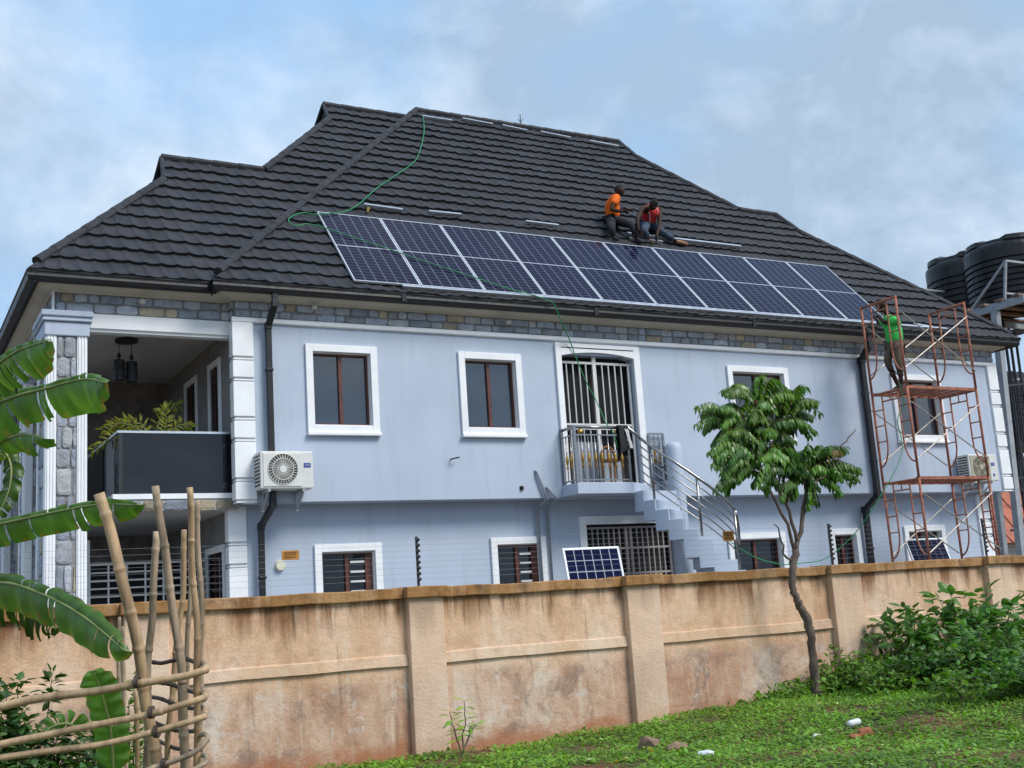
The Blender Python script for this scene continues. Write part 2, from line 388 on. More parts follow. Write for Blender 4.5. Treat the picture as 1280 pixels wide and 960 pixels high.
# stone band under the eaves
mb = MB()
stones(mb, (.0, -.012, 6.135), (1, 0, 0), (0, 0, 1), (0, -1, 0), HX, .25, 2, .27, 3)
stones(mb, (-2.5, YL-.012, 6.105), (1, 0, 0), (0, 0, 1), (0, -1, 0), 2.49, .28, 2, .29, 4)
stones(mb, (-2.512, 5.2, 6.105), (0, -1, 0), (0, 0, 1), (-1, 0, 0), 5.0, .28, 2, .36, 5)
stones(mb, (-.012, YL-.01, 6.135), (0, -1, 0), (0, 0, 1), (-1, 0, 0), .18, .25, 2, .3, 6)
bw = mb.build('stone_band', MT['stone'], house)
mb = MB(); mb.box(-.005, HX, -.013, .02, 6.13, 6.40); mb.box(-2.505, -.006, YL-.013, YL+.14, 6.102, 6.4); mb.box(-2.513, -2.4, YL+.14, 5.2, 6.102, 6.4)
mb.build('mortar_bed', MT['mortar'], house)
mb = MB(); mb.box(-2.55, -2.515, YL-.05, YL-.014, 6.11, 6.385); mb.build('corner_strip', MT['white'], house)
# quoined pilasters
def quoins(mb, x0, x1, y, z0, z1, pro=.05, side=0):
    z = z1; big = True
    while z > z0+.02:
        h = min(.52 if big else .25, z-z0)
        mb.box(x0-(side < 0)*pro, x1+(side > 0)*pro, y-pro, y+.14, z-h, z); z -= h
        h = min(.028, z-z0)
        if h > .005: mb.box(x0-(side < 0)*pro*.35, x1+(side > 0)*pro*.35, y-pro*.35, y+.14, z-h, z); z -= h
        h = min(.022, z-z0)
        if h > .005: mb.box(x0-(side < 0)*pro*.8, x1+(side > 0)*pro*.8, y-pro*.8, y+.14, z-h, z); z -= h
        h = min(.02, z-z0)
        if h > .005: mb.box(x0-(side < 0)*pro*.35, x1+(side > 0)*pro*.35, y-pro*.35, y+.14, z-h, z); z -= h
        big = not big
xp = PY(315.5, 420, 0)[0]; xq = PY(1233, 470, 0)[0]
for ar, sd_ in (((0.0, xp, 0, 3.34, 6.05), -1), ((xq, HX, 0, 3.34, 6.05), 1), ((-.01, PY(307, 650, .4)[0], .4, -.2, 3.33), -1), ((LX1-.3, LX1, .4, -.2, 3.33), 1)):
    mb = MB(); quoins(mb, *ar, side=sd_); mb.build('pilaster', MT['white'], house, bevel=.008)
# ---- windows
def window(x0, x1, zt, zb, y, style):
    a, b, c, d = win_spec(x0, x1, zt, zb)
    fr, s = .115, .165
    w = MB(); P = .045
    w.box(x0, a, y-P, y+.0, zb+.055, zt); w.box(b, x1, y-P, y, zb+.055, zt); w.box(a, b, y-P, y, d, zt); w.box(a, b, y-P, y, zb+.055, c)
    t = .012
    w.box(a, a+t, y+.001, y+.15, c, d); w.box(b-t, b, y+.001, y+.15, c, d); w.box(a+t, b-t, y+.001, y+.15, c, c+t); w.box(a+t, b-t, y+.001, y+.15, d-t, d)
    o = w.build('window', MT['white'], house, bevel=.006)
    sl = MB(); sl.box(x0-.01, x1+.01, y-.085, y, zb, zb+.053); sl.build('sill', MT['white'], o, bevel=.01)
    f = MB(); m = (a+b)/2; yy = y+.105; e = .028
    f.box(a+t, a+t+e, yy-.03, yy+.02, c+t, d-t); f.box(b-t-e, b-t, yy-.03, yy+.02, c+t, d-t)
    f.box(a+t+e, b-t-e, yy-.03, yy+.02, c+t, c+t+e); f.box(a+t+e, b-t-e, yy-.03, yy+.02, d-t-e, d-t); f.box(m-.028, m+.028, yy-.036, yy+.02, c+t+e, d-t-e)
    if style == 'louvre':
        q0 = m+.03
        f.box(b-t-.12, b-t-e-.002, yy-.034, yy+.02, c+t+e, d-t-e)
    f.build('frame', MT['brown'], o)
    g = MB()
    for p0, p1 in ((a+t+e, m-.028), (m+.028, b-t-e)):
        g.add([(p0, yy+.004, c+t+e), (p1, yy+.004, c+t+e), (p1, yy+.004, d-t-e), (p0, yy+.004, d-t-e)], [(0, 1, 2, 3)])
    g.build('pane', MT['glass'] if y == 0 else MT['blackglass'], o)
    if style == 'louvre':
        z = d-.16
        while z > c+.1:
            l = MB(); l.box(m+.05, b-t-.14, yy-.05, yy-.012, z-.016, z+.016); z -= .15; l.build('security_bar', MT['bars'], o)
    return o
for w in UP: window(*w, 0, 'plain')
for i, w in enumerate(LOW): window(*w, .4, 'louvre' if i in (0, 1) else 'plain')
# ---- upper door with arched head
def arch_door():
    a, b, c, d = DOOR_U
    w = MB(); x0, x1 = 5.55, 7.29; P = .05; n = 14
    w.box(x0, a, -P, .0, c-.02, d-.05); w.box(b, x1, -P, 0, c-.02, d-.05)
    w.box(x0, x1, -P, .0, d+.10, d+.19)
    for k in range(n):                       # arched lintel
        xa, xb = a+(b-a)*k/n, a+(b-a)*(k+1)/n; f = lambda x: d-.03+.075*(1-((x-(a+b)/2)/((b-a)/2))**2)
        w.add([(xa,-P,f(xa)),(xb,-P,f(xb)),(xb,-P,d+.12),(xa,-P,d+.12),(xa,.2,f(xa)),(xb,.2,f(xb)),(xb,.2,d+.12),(xa,.2,d+.12)], [(0,1,2,3),(0,4,5,1),(4,7,6,5)])
    w.box(x0, a, -P, 0, d-.05, d+.10); w.box(b, x1, -P, 0, d-.05, d+.10)
    o = w.build('door', MT['white'], house)
    y = .09; m = a+(b-a)*.485
    g = MB()
    g.box(a, b, y-.015, y+.015, d-.14, d-.10); g.box(m-.035, m+.035, y-.02, y+.02, c, d+.02)
    g.box(a, a+.03, y-.015, y+.015, c, d-.14); g.box(b-.07, b-.03, y-.015, y+.015, c, d-.14)
    for z in (c+.95, c+1.02): g.box(a+.03, m-.035, y-.015, y+.015, z, z+.035); g.box(m+.035, b-.07, y-.015, y+.015, z, z+.035)
    for s0, s1, k in ((a+.03, m-.035, 5), (m+.035, b-.07, 5)):
        for i in range(1, k):
            x = s0+(s1-s0)*i/k; g.tube([(x, y, c+1.05), (x, y, d-.13)], .014, 6)
            g.tube([(x, y, c+.02), (x, y, c+.95)], .012, 6)
    g.build('security_gate', MT['bars'], o)
    k = MB()
    for x in ((a+m)/2-.04, (m+b)/2-.02): k.lathe((x, y-.03, c+.90), [(.005, -.07), (.05, -.04), (.062, 0), (.05, .04), (.005, .07)], 12)
    k.build('gold_rosette', MT['gold'], o, smooth=True)
    k = MB(); k.box(a, b, .22, .24, c, d+.12); k.build('unlit_backing', MT['dark'], o)  # black sheet stands in for the unlit room behind the gate
    k = MB(); k.box(a+.32, m, .195, .21, c, c+.75); k.box(m+.05, m+.5, .195, .21, c, c+.62); k.build('door_leaf', MT['pvc'], o)
arch_door()
def low_door():
    a, b, c, d = DOOR_L
    w = MB(); w.box(a-.13, a, .355, .4, -.1, d+.14); w.box(b, b+.13, .355, .4, -.1, d+.14); w.box(a, b, .355, .4, d, d+.14)
    o = w.build('door', MT['white'], house)
    g = MB(); y = .47; m = (a+b)/2
    for x in (a+.04, m-.05, m+.05, b-.04): g.box(x-.025, x+.025, y-.02, y+.02, c, d-.04)
    for z in (d-.06, d-.42, d-.86, d-1.3, d-1.75): g.box(a+.07, b-.07, y-.012, y+.012, z-.018, z+.018)
    for s0, s1 in ((a+.065, m-.075), (m+.075, b-.065)):
        for i in range(1, 7): x = s0+(s1-s0)*i/7; g.box(x-.012, x+.012, y-.013, y+.013, c, d-.08)
    g.build('security_gate', MT['grill'], o)
    k = MB(); k.box(a, b, .56, .575, c, d); k.build('unlit_backing', MT['dark'], o)  # darkness of the room behind, painted as a black sheet
low_door()
# ---- downpipes
def downpipe(pts, w=.085):
    m_ = MB()
    for p, q in zip(pts[:-1], pts[1:]): m_.bar(p, q, w, w*.85)
    for p in pts[1:-1]: m_.box(p[0]-w*.58, p[0]+w*.58, p[1]-w*.55, p[1]+w*.55, p[2]-w*.6, p[2]+w*.6)
    for p, q in zip(pts[:-1], pts[1:]):
        L = abs(p[2]-q[2])
        if L > 1.2:
            for t in (.25, .75): z = p[2]+(q[2]-p[2])*t; m_.box(p[0]-w*.62, p[0]+w*.62, p[1]-.05, p[1]+.06, z-.02, z+.02)
    return m_.build('downpipe', MT['pipe'], house, bevel=.006)
xa = PY(343, 380, -.33)[0]; xb = PY(335, 420, -.07)[0]
downpipe([(xa, -.35, 6.5), (xa, -.35, 6.28), (xb, -.09, 6.0), (xb, -.09, 3.30), (xb-.08, .27, 3.02), (xb-.08, .31, 0)])
xc = PY(1078, 470, -.07)[0]; xd = PY(1082, 650, .3)[0]
downpipe([(xc, -.35, 6.48), (xc, -.35, 6.25), (xc, -.09, 6.0), (xc, -.09, 3.30), (xd, .27, 3.05), (xd, .31, 0)], .11)
pv = MB()
for (a, t) in ((672, 590), (686, 611)):
    p = PY(a, t, -.05); pv.tube([p+np.array((-.02, .06, .02)), p, (p[0]+.14, -.05, 3.32), (p[0]+.16, .33, 3.22), (p[0]+.16, .33, 0)], .028, 8)
pv.build('waste_pipe', MT['pvc'], house, smooth=True)
pv = MB(); pv.tube([PY(1043, 575, -.02), PY(1052, 586, -.10), PY(1061, 597, -.16)], .035, 8); pv.build('drain_stub', MT['pipe'], house)
pv = MB(); p = PY(652, 610, -.003); pv.lathe((p[0], -.004, p[2]), [(.035, -.03), (.035, .03)], 10); pv.build('drain_hole', MT['dark'], house); pv = MB(); p = PY(566, 574, -.02)
pv.tube([(p[0]-.03, .0, p[2]), (p[0]-.03, -.09, p[2]), (p[0]+.08, -.1, p[2]+.02)], .012, 6); pv.build('wall_hook', MT['blacksteel'], house)
lampm = MB()
for (a, b_) in ((393, 383), (636, 402)): p = PY(a, b_, -.13); lampm.lathe((p[0], -.13, p[2]-.02), [(.02, .05), (.045, .03), (.05, 0), (.03, -.03)], 12)
p = PY(178, 376, YL-.13); lampm.lathe((p[0], YL-.13, p[2]-.02), [(.02, .05), (.045, .03), (.05, 0), (.03, -.03)], 12)
lampm.build('eave_spotlight', MT['cream'], house, smooth=True)
p = PY(350, 707, .39); l = MB(); cc = np.array((p[0], .4, p[2])); n_ = 20
vs = [cc+np.array((.085*math.cos(2*PI*k/n_), 0, .085*math.sin(2*PI*k/n_))) for k in range(n_)]+[cc+np.array((.07*math.cos(2*PI*k/n_), -.06, .07*math.sin(2*PI*k/n_))) for k in range(n_)]
l.add(vs, [(k, (k+1) % n_, n_+(k+1) % n_, n_+k) for k in range(n_)]+[tuple(range(n_, 2*n_))]); l.build('bulkhead_lamp', MT['lampwhite'], house)
# ---- columns of the left porch
def column(x0, x1, y0, y1, z0, z1, seed, fullside=True):
    c = MB(); s = .135
    for xa_, xb_ in ((x0, x0+s), (x1-s, x1)):
        for ya_, yb_ in ((y0, y0+s), (y1-s, y1)):
            c.box(xa_, xb_, ya_, yb_, z0, z1)
            for k in range(3): c.box(xa_+.018+k*.04, xa_+.036+k*.04, y0-.012, y0+.002, z0, z1) if ya_ == y0 else None
            for k in range(3): c.box(x0-.012, x0+.002, ya_+.018+k*.04, ya_+.036+k*.04, z0, z1) if xa_ == x0 else None
    o = c.build('column', MT['white'], house)
    k = MB(); k.box(x0+.02, x1-.02, y0+.02, y1-.02, z0, z1); k.build('core', MT['mortar'], o)
    t = MB(); W = x1-x0-2*s
    stones(t, (x0+s, y0+.022, z0), (1, 0, 0), (0, 0, 1), (0, -1, 0), W, z1-z0, int((z1-z0)/.33), W*.62, seed, .03, .85)
    stones(t, (x0+.022, y1-s, z0), (0, -1, 0), (0, 0, 1), (-1, 0, 0), y1-y0-2*s, z1-z0, int((z1-z0)/.3), .24, seed+9, .03, .85)
    t.build('stone_facing', MT['stone'], o)
    h = MB(); e = .03
    h.box(x0-e, x1+e, y0-e, y1+e, z1, z1+.20); h.box(x0-e-.035, x1+e+.035, y0-e-.035, y1+e+.035, z1+.205, z1+.245)
    h.box(x0-e-.02, x1+e+.02, y0-e-.02, y1+e+.02, z1+.245, z1+.275); h.box(x0-e-.045, x1+e+.045, y0-e-.045, y1+e+.045, z1+.275, z1+.36)
    h.build('capital', MT['paint'], o, bevel=.015)
zc = PY(80, 420, .12)[2]
column(PY(57.4, 500, .12)[0], PY(109, 500, .12)[0], .12, 1.0, -.3, zc, 20)
for i, yy in enumerate((3.5, 6.6)): column(-2.52, -2.0, yy, yy+.6, -.3, zc, 40+i)
# ---- balcony of the left porch
bx0 = PY(148, 540, .3)[0]
b = MB(); b.box(bx0-.08, -.004, .26, 4.5, 3.28, 3.44); sl = b.build('balcony_slab', MT['inner'], house)
t = MB(); stones(t, (bx0-.08, .262, 3.27), (1, 0, 0), (0, 0, 1), (0, -1, 0), -bx0+.07, .165, 1, .3, 77, .035, .7); t.build('stone_facing', MT['stone'], sl)
t = MB(); t.box(bx0-.09, -.005, .235, .34, 3.445, 3.52); t.box(bx0-.09, bx0+.02, .341, 4.4, 3.445, 3.52); t.build('kerb', MT['white'], sl)
r_ = MB(); r_.box(bx0, -.01, .285, .30, 3.522, 4.40); r_.box(bx0, bx0+.015, .32, 4.3, 3.522, 4.40); gl = r_.build('balustrade', MT['blackglass'], house)
t = MB(); t.box(bx0-.02, -.01, .27, .315, 4.402, 4.435); t.box(bx0-.02, bx0+.035, .316, 4.3, 4.402, 4.435); t.build('top_rail', MT['rail'], gl)
t = MB(); t.box(bx0-.004, bx0+.05, .276, .284, 3.522, 4.40); t.build('post', MT['blacksteel'], gl)
def porch_door(y0, y1, z0, z1):
    w = MB(); e = .10; x = -.03
    w.box(x, -.003, y0-e, y0, z0, z1+e); w.box(x, -.003, y1, y1+e, z0, z1+e); w.box(x, -.003, y0, y1, z1, z1+e)
    o = w.build('door', MT['white'], house)
    g = MB(); g.box(-.008, -.003, y0, y1, z0, z1); g.build('pane', MT['blackglass'], o)
    h = MB(); h.box(-.016, -.008, (y0+y1)/2-.02, (y0+y1)/2+.02, z0, z1); h.build('frame', MT['brown'], o)
porch_door(.90, 1.42, 3.52, 5.60); porch_door(2.35, 3.0, 3.52, 5.62)
porch_door(.85, 1.75, 0, PXX(268, 692, -.02)[2])
g = MB(); yv = 1.7; x0 = PY(112, 700, yv)[0]; zt = PY(140, 704, yv)[2]
g.box(x0, -.05, yv-.02, yv+.02, zt-.03, zt); z = zt-.14
while z > .1: g.box(x0, -.05, yv-.012, yv+.012, z-.012, z+.012); z -= .118
x = x0
while x < -.05: g.box(x-.012, x+.012, yv-.014, yv+.014, 0, zt); x += .27
g.box(x0-.04, x0-.0, yv-.03, yv+.03, 0, zt+.35)
g.build('veranda_grille', MT['bars'], house)
g = MB(); g.box(x0, -.05, yv+.25, yv+.27, 0, zt-.02); g.build('shade_backing', MT['dark'], house)  # black sheet in place of the shade deep in the veranda
# ------------------------------------------------------------------ roof
def pl(points, y): 
    for (x0, y0), (x1, y1) in zip(points[:-1], points[1:]):
        if y0-1e-9 <= y <= y1+1e-9: return x0+(x1-x0)*(y-y0)/max(1e-9, y1-y0)
    return points[-1][0] if y > points[-1][1] else points[0][0]
def tiles(name, y0, ytop, left, right, seed, parent, ybot=None):
    r = np.random.default_rng(seed); mb = MB(); ct, st_ = math.cos(TH), math.sin(TH)
    sb = 0. if ybot is None else (ybot-y0)/ct; Ltot = (ytop-y0)/ct-sb; nrow = int(round(Ltot/.365)); rh = Ltot/nrow; du = .04
    us = np.arange(min(p[0] for p in left)-.1, max(p[0] for p in right)+.1, du)
    ph = (us/.235) % 1
    wv = .023*np.exp(-((ph-.5)/.17)**2)+.006*np.sin(us*7.1)
    def pt(u, s, h):
        return (u, y0+s*ct-h*st_, ZE+s*st_+h*ct)
    for k in range(nrow):
        s0, s1 = sb+k*rh, sb+(k+1)*rh; ya, yb = y0+s0*ct, y0+s1*ct
        la, lb, ra, rb = pl(left, ya), pl(left, yb), pl(right, ya), pl(right, yb)
        jit = r.normal(0, .003, len(us)); jit = np.convolve(jit, [.25, .5, .25], 'same')
        tilt = np.repeat(r.normal(0, .0035, len(us)//28+1), 28)[:len(us)]
        hlow = .052+wv+jit+tilt; hup = .006+wv*.85; prev = .004+wv*.85
        ca = np.clip(us, la, ra); cb = np.clip(us, lb, rb)
        lip = -.012+.006*np.sin(us*11+k)
        vs = []
        for i in range(len(us)):
            vs += [pt(ca[i], s0+lip[i]*.6, max(0, prev[i]-.012)), pt(ca[i], s0+lip[i], hlow[i]), pt((ca[i]*.55+cb[i]*.45), s0+.45*rh, .55*hlow[i]+.45*hup[i]+.003), pt(cb[i], s1+.004, hup[i])]
        fs = []
        for i in range(len(us)-1):
            if ca[i+1]-ca[i] < 1e-6 and cb[i+1]-cb[i] < 1e-6: continue
            A, B = i*4, i*4+4
            fs += [(A, B, B+1, A+1), (A+1, B+1, B+2, A+2), (A+2, B+2, B+3, A+3)]
        mb.add(vs, fs)
    return mb.build(name, MT['tile'], parent)
Y0L = -.21
RM_L = [(-.42, -.42), (5.62, 5.2)]
RM_R = [(17.12, -.42), (13.85, 2.45), (13.67, 3.03), (12.6, 3.04), (11.03, 4.62), (10.94, 5.2)]
RM_R = [(17.12, -.42), (13.85, 2.45), (13.67, 3.02), (12.6, 3.03), (11.03, 4.62), (10.94, 5.2)]
RL_L = [(-2.93, -.23), (-.56, 2.05), (-.46, 2.655), (1.35, 2.66), (3.38, 4.66), (3.47, 5.2)]
RL_R = [(-.15, -.23), (5.45, 5.2)]
base = MB()   # under-sheet and the slopes that face away
def P3(x, y, y0): return (x, y, ZE+TT*(y-y0)-.01)
base.add([P3(x, y, -.4) for x, y in RM_L]+[P3(x, y, -.4) for x, y in RM_R[::-1]], [tuple(range(8))])
base.add([P3(x, y, Y0L) for x, y in RL_L[:3]]+[P3(*RL_R[0], Y0L)][::-1]+[P3(2.83, 2.66, Y0L)], [(0, 3, 4, 2, 1)])
base.add([P3(x, y, Y0L) for x, y in RL_L[3:]]+[P3(5.45, 5.2, Y0L), P3(2.83, 2.66, Y0L)], [(0, 1, 2, 3, 4)])
def zf(y, y0): return ZE+TT*(y-y0)-.01
zA, zB, zM, zR = zf(5.2, Y0L), zf(2.66, Y0L), zf(5.2, -.4), zf(3.02, -.4)
zb1, za1 = zf(2.05, Y0L), zf(4.66, Y0L); zr1, zr2 = zf(2.45, -.4), zf(4.62, -.4)
def poly(*p): base.add(p, [tuple(range(len(p)))])
poly((-2.93, -.23, ZE), (-.56, 2.05, zb1), (-.56, 3.27, zb1), (-2.93, 5.55, ZE)); poly((-.50, 2.08, zb1), (-.42, 2.66, zB-.03), (-.50, 3.24, zb1))
poly((-2.93, 5.55, ZE), (-.56, 3.27, zb1), (-.46, 2.66, zB), (1.35, 2.66, zB), (1.35, 5.55, ZE))
poly((-1.9, 10.85, ZE), (-1.9, 5.5, ZE), (1.35, 2.66, zB), (3.38, 4.66, za1), (3.38, 5.74, za1)); poly((3.44, 4.68, za1), (3.50, 5.2, zA-.03), (3.44, 5.72, za1))
poly((-1.9, 10.85, ZE), (3.38, 5.74, za1), (3.47, 5.2, zA), (5.62, 5.2, zA), (5.62, 5.2, zM), (10.94, 5.2, zM), (11.03, 5.8, zr2), (15.6, 10.85, ZE))
poly((17.12, -.42, ZE), (17.12, 6.45, ZE), (13.85, 3.6, zr1), (13.85, 2.45, zr1)); poly((13.85, 2.45, zr1), (13.85, 3.6, zr1), (13.67, 3.02, zR))
poly((17.12, 6.45, ZE), (13.85, 3.6, zr1), (13.67, 3.02, zR), (12.6, 3.03, zR), (12.6, 6.45, ZE))
poly((12.6, 3.03, zR), (11.03, 4.62, zr2), (11.03, 5.8, zr2), (15.6, 10.85, ZE), (15.6, 6.4, ZE)); poly((11.03, 4.62, zr2), (11.03, 5.8, zr2), (10.94, 5.2, zM))
poly((-.42, -.42, ZE), (5.62, 5.2, zM), (5.45, 5.2, zA-.05), (-.4, -.2, ZE-.2))
poly((-2.9, -.2, 6.50), (-.4, -.2, 6.50), (-.4, -.4, 6.50), (17.1, -.4, 6.50), (17.1, 10.8, 6.50), (-2.9, 10.8, 6.50))
roof = base.build('roof', MT['tile'], house)
tiles('tile_course', -.4, 3.025, RM_L, RM_R[:3], 1, roof); tiles('tile_course', -.4, 5.2, RM_L, RM_R[3:], 3, roof, 3.025)
tiles('tile_course', Y0L, 2.66, RL_L[:3], RL_R, 2, roof); tiles('tile_course', Y0L, 5.2, RL_L[3:], RL_R, 4, roof, 2.66)
def cap(mb, pts, r=.075):
    pts = [np.array(p, float) for p in pts]
    for p, q in zip(pts[:-1], pts[1:]):
        L = np.linalg.norm(q-p); n = max(1, int(L/.4)); path = []; rr = []
        for i in range(n):
            a, b = p+(q-p)*i/n, p+(q-p)*(i+.97)/n; path += [a, b]; rr += [r*1.06, r*.92]
        path.append(q); rr.append(r); mb.tube(path, rr, 8)
cp = MB(); e = .035
zz = lambda x, y, y0: (x, y, ZE+TT*(y-y0)+e)
cap(cp, [zz(-.30, -.28, -.4), zz(5.62, 5.2, -.4), zz(10.94, 5.2, -.4), zz(11.03, 4.62, -.4), zz(12.6, 3.03, -.4), zz(13.67, 3.02, -.4), zz(13.85, 2.45, -.4), zz(16.98, -.28, -.4)])
cap(cp, [zz(-2.78, -.08, Y0L), zz(-.56, 2.05, Y0L)]); cap(cp, [zz(1.35, 2.66, Y0L), zz(3.38, 4.66, Y0L)]); cap(cp, [zz(-.46, 2.66, Y0L), zz(1.35, 2.66, Y0L)], .07); cap(cp, [zz(3.47, 5.2, Y0L), zz(5.5, 5.2, Y0L)], .07)
cap(cp, [zz(-.56, 2.05, Y0L), zz(-.46, 2.66, Y0L), (-.56, 3.27, zb1+.05)], .04); cap(cp, [zz(3.38, 4.66, Y0L), zz(3.47, 5.2, Y0L), (3.38, 5.74, za1+.05)], .04)
cp.build('ridge_cap', MT['tile'], roof)
for (x, y, y0, sx) in ((-.67, 2.03, Y0L, 0), (3.05, 4.5, Y0L, 0)):
    pass
rod = MB(); p = PR(650, 160, 0); t_ = PY(650, 143, 5.2); rod.tube([(t_[0], 5.2, zM), (t_[0], 5.2, t_[2])], .012, 6); rod.tube([(t_[0]-.06, 5.2, t_[2]-.12), (t_[0], 5.2, t_[2]-.2), (t_[0]+.07, 5.2, t_[2]-.1)], .008, 5)
tag(rod.build('lightning_rod', MT['blacksteel']), 'thin forked lightning rod standing up from the main roof ridge', 'lightning rod')
# air conditioners
def ac_unit(loc, label, style, group, w=.80, h=.55, d=.3):
    root = empty('air_conditioner', loc, label, 'air conditioner', group)
    c = MB(); c.box(0, w, -d, 0, 0, h); cs = c.build('casing', MT['acwhite'], root, bevel=.018, local=True)
    f = MB(); cx, cz, R = (.335, .285, .225); n = 36
    f.box(.04, .62, -d-.012, -d+.002, .03, h-.03)
    f.build('front_panel', MT['acwhite'] if style == 0 else MT['acyellow'], root, bevel=.008, local=True)
    k = MB(); vs = [(cx+R*math.cos(2*PI*i/n), -d-.0135, cz+R*math.sin(2*PI*i/n)) for i in range(n)]; k.add(vs, [tuple(range(n))]); k.build('fan_well', MT['acdark'] if style == 0 else MT['acblade'], root, local=True)
    g = MB()
    for i in range(30):
        a = 2*PI*i/30; b = a+.35
        g.bar((cx+.06*math.cos(a), -d-.02, cz+.06*math.sin(a)), (cx+R*.97*math.cos(b), -d-.02, cz+R*.97*math.sin(b)), .007 if style == 0 else .004, .006, (0, 1, 0))
    for rr in (R, R*.7): g.tube([(cx+rr*math.cos(2*PI*i/n), -d-.02, cz+rr*math.sin(2*PI*i/n)) for i in range(n+1)], .006, 5)
    g.build('fan_guard', MT['acwhite'] if style == 0 else MT['acyellow'], root, local=True)
    bl = MB()
    for i in range(5):
        a0 = 2*PI*i/5
        bl.add([(cx+.05*math.cos(a0), -d-.016, cz+.05*math.sin(a0)), (cx+R*.9*math.cos(a0+.1), -d-.016, cz+R*.9*math.sin(a0+.1)), (cx+R*.92*math.cos(a0+.6), -d-.016, cz+R*.92*math.sin(a0+.6)), (cx+.05*math.cos(a0+.7), -d-.016, cz+.05*math.sin(a0+.7))], [(0, 1, 2, 3)])
    bl.build('fan_blade', MT['acyellow'] if style else MT['acblade'], root, local=True)
    hb = MB(); vs = [(cx+.055*math.cos(2*PI*i/16), -d-.028, cz+.055*math.sin(2*PI*i/16)) for i in range(16)]; vs2 = [(x, -d-.014, z) for x, _, z in vs]
    hb.add(vs+vs2, [tuple(range(16))]+[(i, (i+1) % 16, 16+(i+1) % 16, 16+i) for i in range(16)]); hb.build('hub', MT['acwhite'] if style == 0 else MT['acyellow'], root, local=True)
    lb = MB(); lb.box(.655, .655+.105, -d-.006, -d+.001, .31, .375); lb.build('label', MT['blue'], root, local=True)
    t = MB()
    for z_, q0, q1 in ((.352, .675, .74), (.338, .67, .745)): t.box(q0, q1, -d-.0085, -d-.006, z_-.004, z_)
    t.build('label_mark', MT['acwhite'], root, local=True)
    if style == 1:
        t = MB(); vs = [(.71+.028*math.cos(2*PI*i/12), -d-.004, .12+.034*math.sin(2*PI*i/12)) for i in range(12)]; t.add(vs, [tuple(range(12))]); t.build('round_sticker', MT['blue'], root, local=True)
    s = MB()
    for i in range(9): s.box(-.006, .001, -d+.03, -.03, .05+i*.053, .075+i*.053)
    s.build('side_grille', MT['acdark'], root, local=True)
    for x in (.1, .62):
        bk = MB(); bk.box(x, x+.04, -d-.02, .06, -.045, -.003); bk.box(x, x+.04, .02, .06, -.30, -.046)
        bk.bar((x+.02, -d+.05, -.045), (x+.02, .04, -.28), .03, .03)
        bk.build('bracket', MT['acwhite'] if style else MT['towersteel'], root, local=True)
    return root
p = PY(326, 611, -.36); ac_unit((p[0], -.06, p[2]), 'white air conditioner with blue label beside the left black downpipe', 0, 'air conditioners on the front wall')
p = PY(1214, 601, -.36); ac_unit((p[0], -.06, p[2]), 'yellowed air conditioner by the right house corner, behind the scaffold', 1, 'air conditioners on the front wall', w=.85)
# ------------------------------------------------------------------ landing and curved outside stair
st = empty('exterior_staircase', (7.85, -.3, 0), 'pale blue curved concrete staircase with stainless handrail climbing to the upper door', 'staircase')
SC = (7.72, -.42); SR = 1.02; A0 = 176.; DA = 13.; RISE = .178; ZL = 3.55
def pol(a, r, z): return (SC[0]+r*math.cos(math.radians(a)), SC[1]+r*math.sin(math.radians(a)), z)
l = MB(); l.prism([(5.5, -.001), (5.53, -.46), (6.62, -.46), (6.9, -.30), (7.35, -.001)], 3.36, ZL); l.build('landing', MT['paint'], st, bevel=.01)
s = MB()
for k in range(1, 19):
    a0, a1 = A0+(k-1)*DA, A0+k*DA+1.5; zt = ZL-.02-RISE*(k-1)-.0; zt = ZL-RISE*k+.02
    n = 5; out = [pol(a0+(a1-a0)*i/n, SR, 0)[:2] for i in range(n+1)]; inn = [pol(a1-(a1-a0)*i/n, .2, 0)[:2] for i in range(n+1)]
    if k < 4: inn = [(max(x, 7.2), min(y, -.002)) for x, y in inn]; out = [(x, min(y, -.002)) for x, y in out]
    if max(y for _, y in out+inn) > -.002 and zt > 3.3: continue
    s.prism(out+inn, zt-RISE-(.17 if k < 5 else .30), zt-.001*k)
s.build('stair_flight', MT['paint'], st, bevel=.008)
c = MB(); cx, cy, R = PY(845, 600, -.3)[0], -.3, .15
c.lathe((cx, cy, 0), [(R, 0), (R, 4.12), (R*.93, 4.19), (R*.75, 4.24), (R*.4, 4.265), (.02, 4.27)], 24)
c.build('newel_column', MT['paint'], st, smooth=True)
t = MB(); stones(t, (7.22, -.012, 3.18), (1, 0, 0), (0, 0, 1), (0, -1, 0), .52, .40, 2, .22, 91); t.build('stone_facing', MT['stone'], st)
h = MB(); RH = SR-.04
hz = lambda a: ZL+.93-RISE*(a-A0)/DA
aa = np.linspace(A0+14, A0+112, 30)
yl = -.44; x0, x1 = 5.55, 6.60
def rail(off, r, mbx, a_end=200): mbx.tube([pol(a, RH, hz(a)-off) for a in aa if a < A0+a_end], r, 8)
rail(0, .027, h); h.tube([(x0, -.0, ZL+.93), (x0, yl, ZL+.93), (x1-.02, yl, ZL+.93)], .027, 8)
h.tube([(x1-.02, yl, ZL+.93), (x1+.02, yl, ZL+.95), pol(A0+14, RH, hz(A0+14))], .027, 8)
pe = [pol(A0+112+3*i, RH-.006*i*i, hz(A0+112+3*i)-.05*i*i) for i in range(4)]; h.tube(pe, .026, 8); h.build('handrail', MT['steel'], st, smooth=True)
b = MB()
for i in range(1, 6): rail(.145*i, .012, b)
b.build('rail_bar', MT['steel'], st, smooth=True)
b = MB()
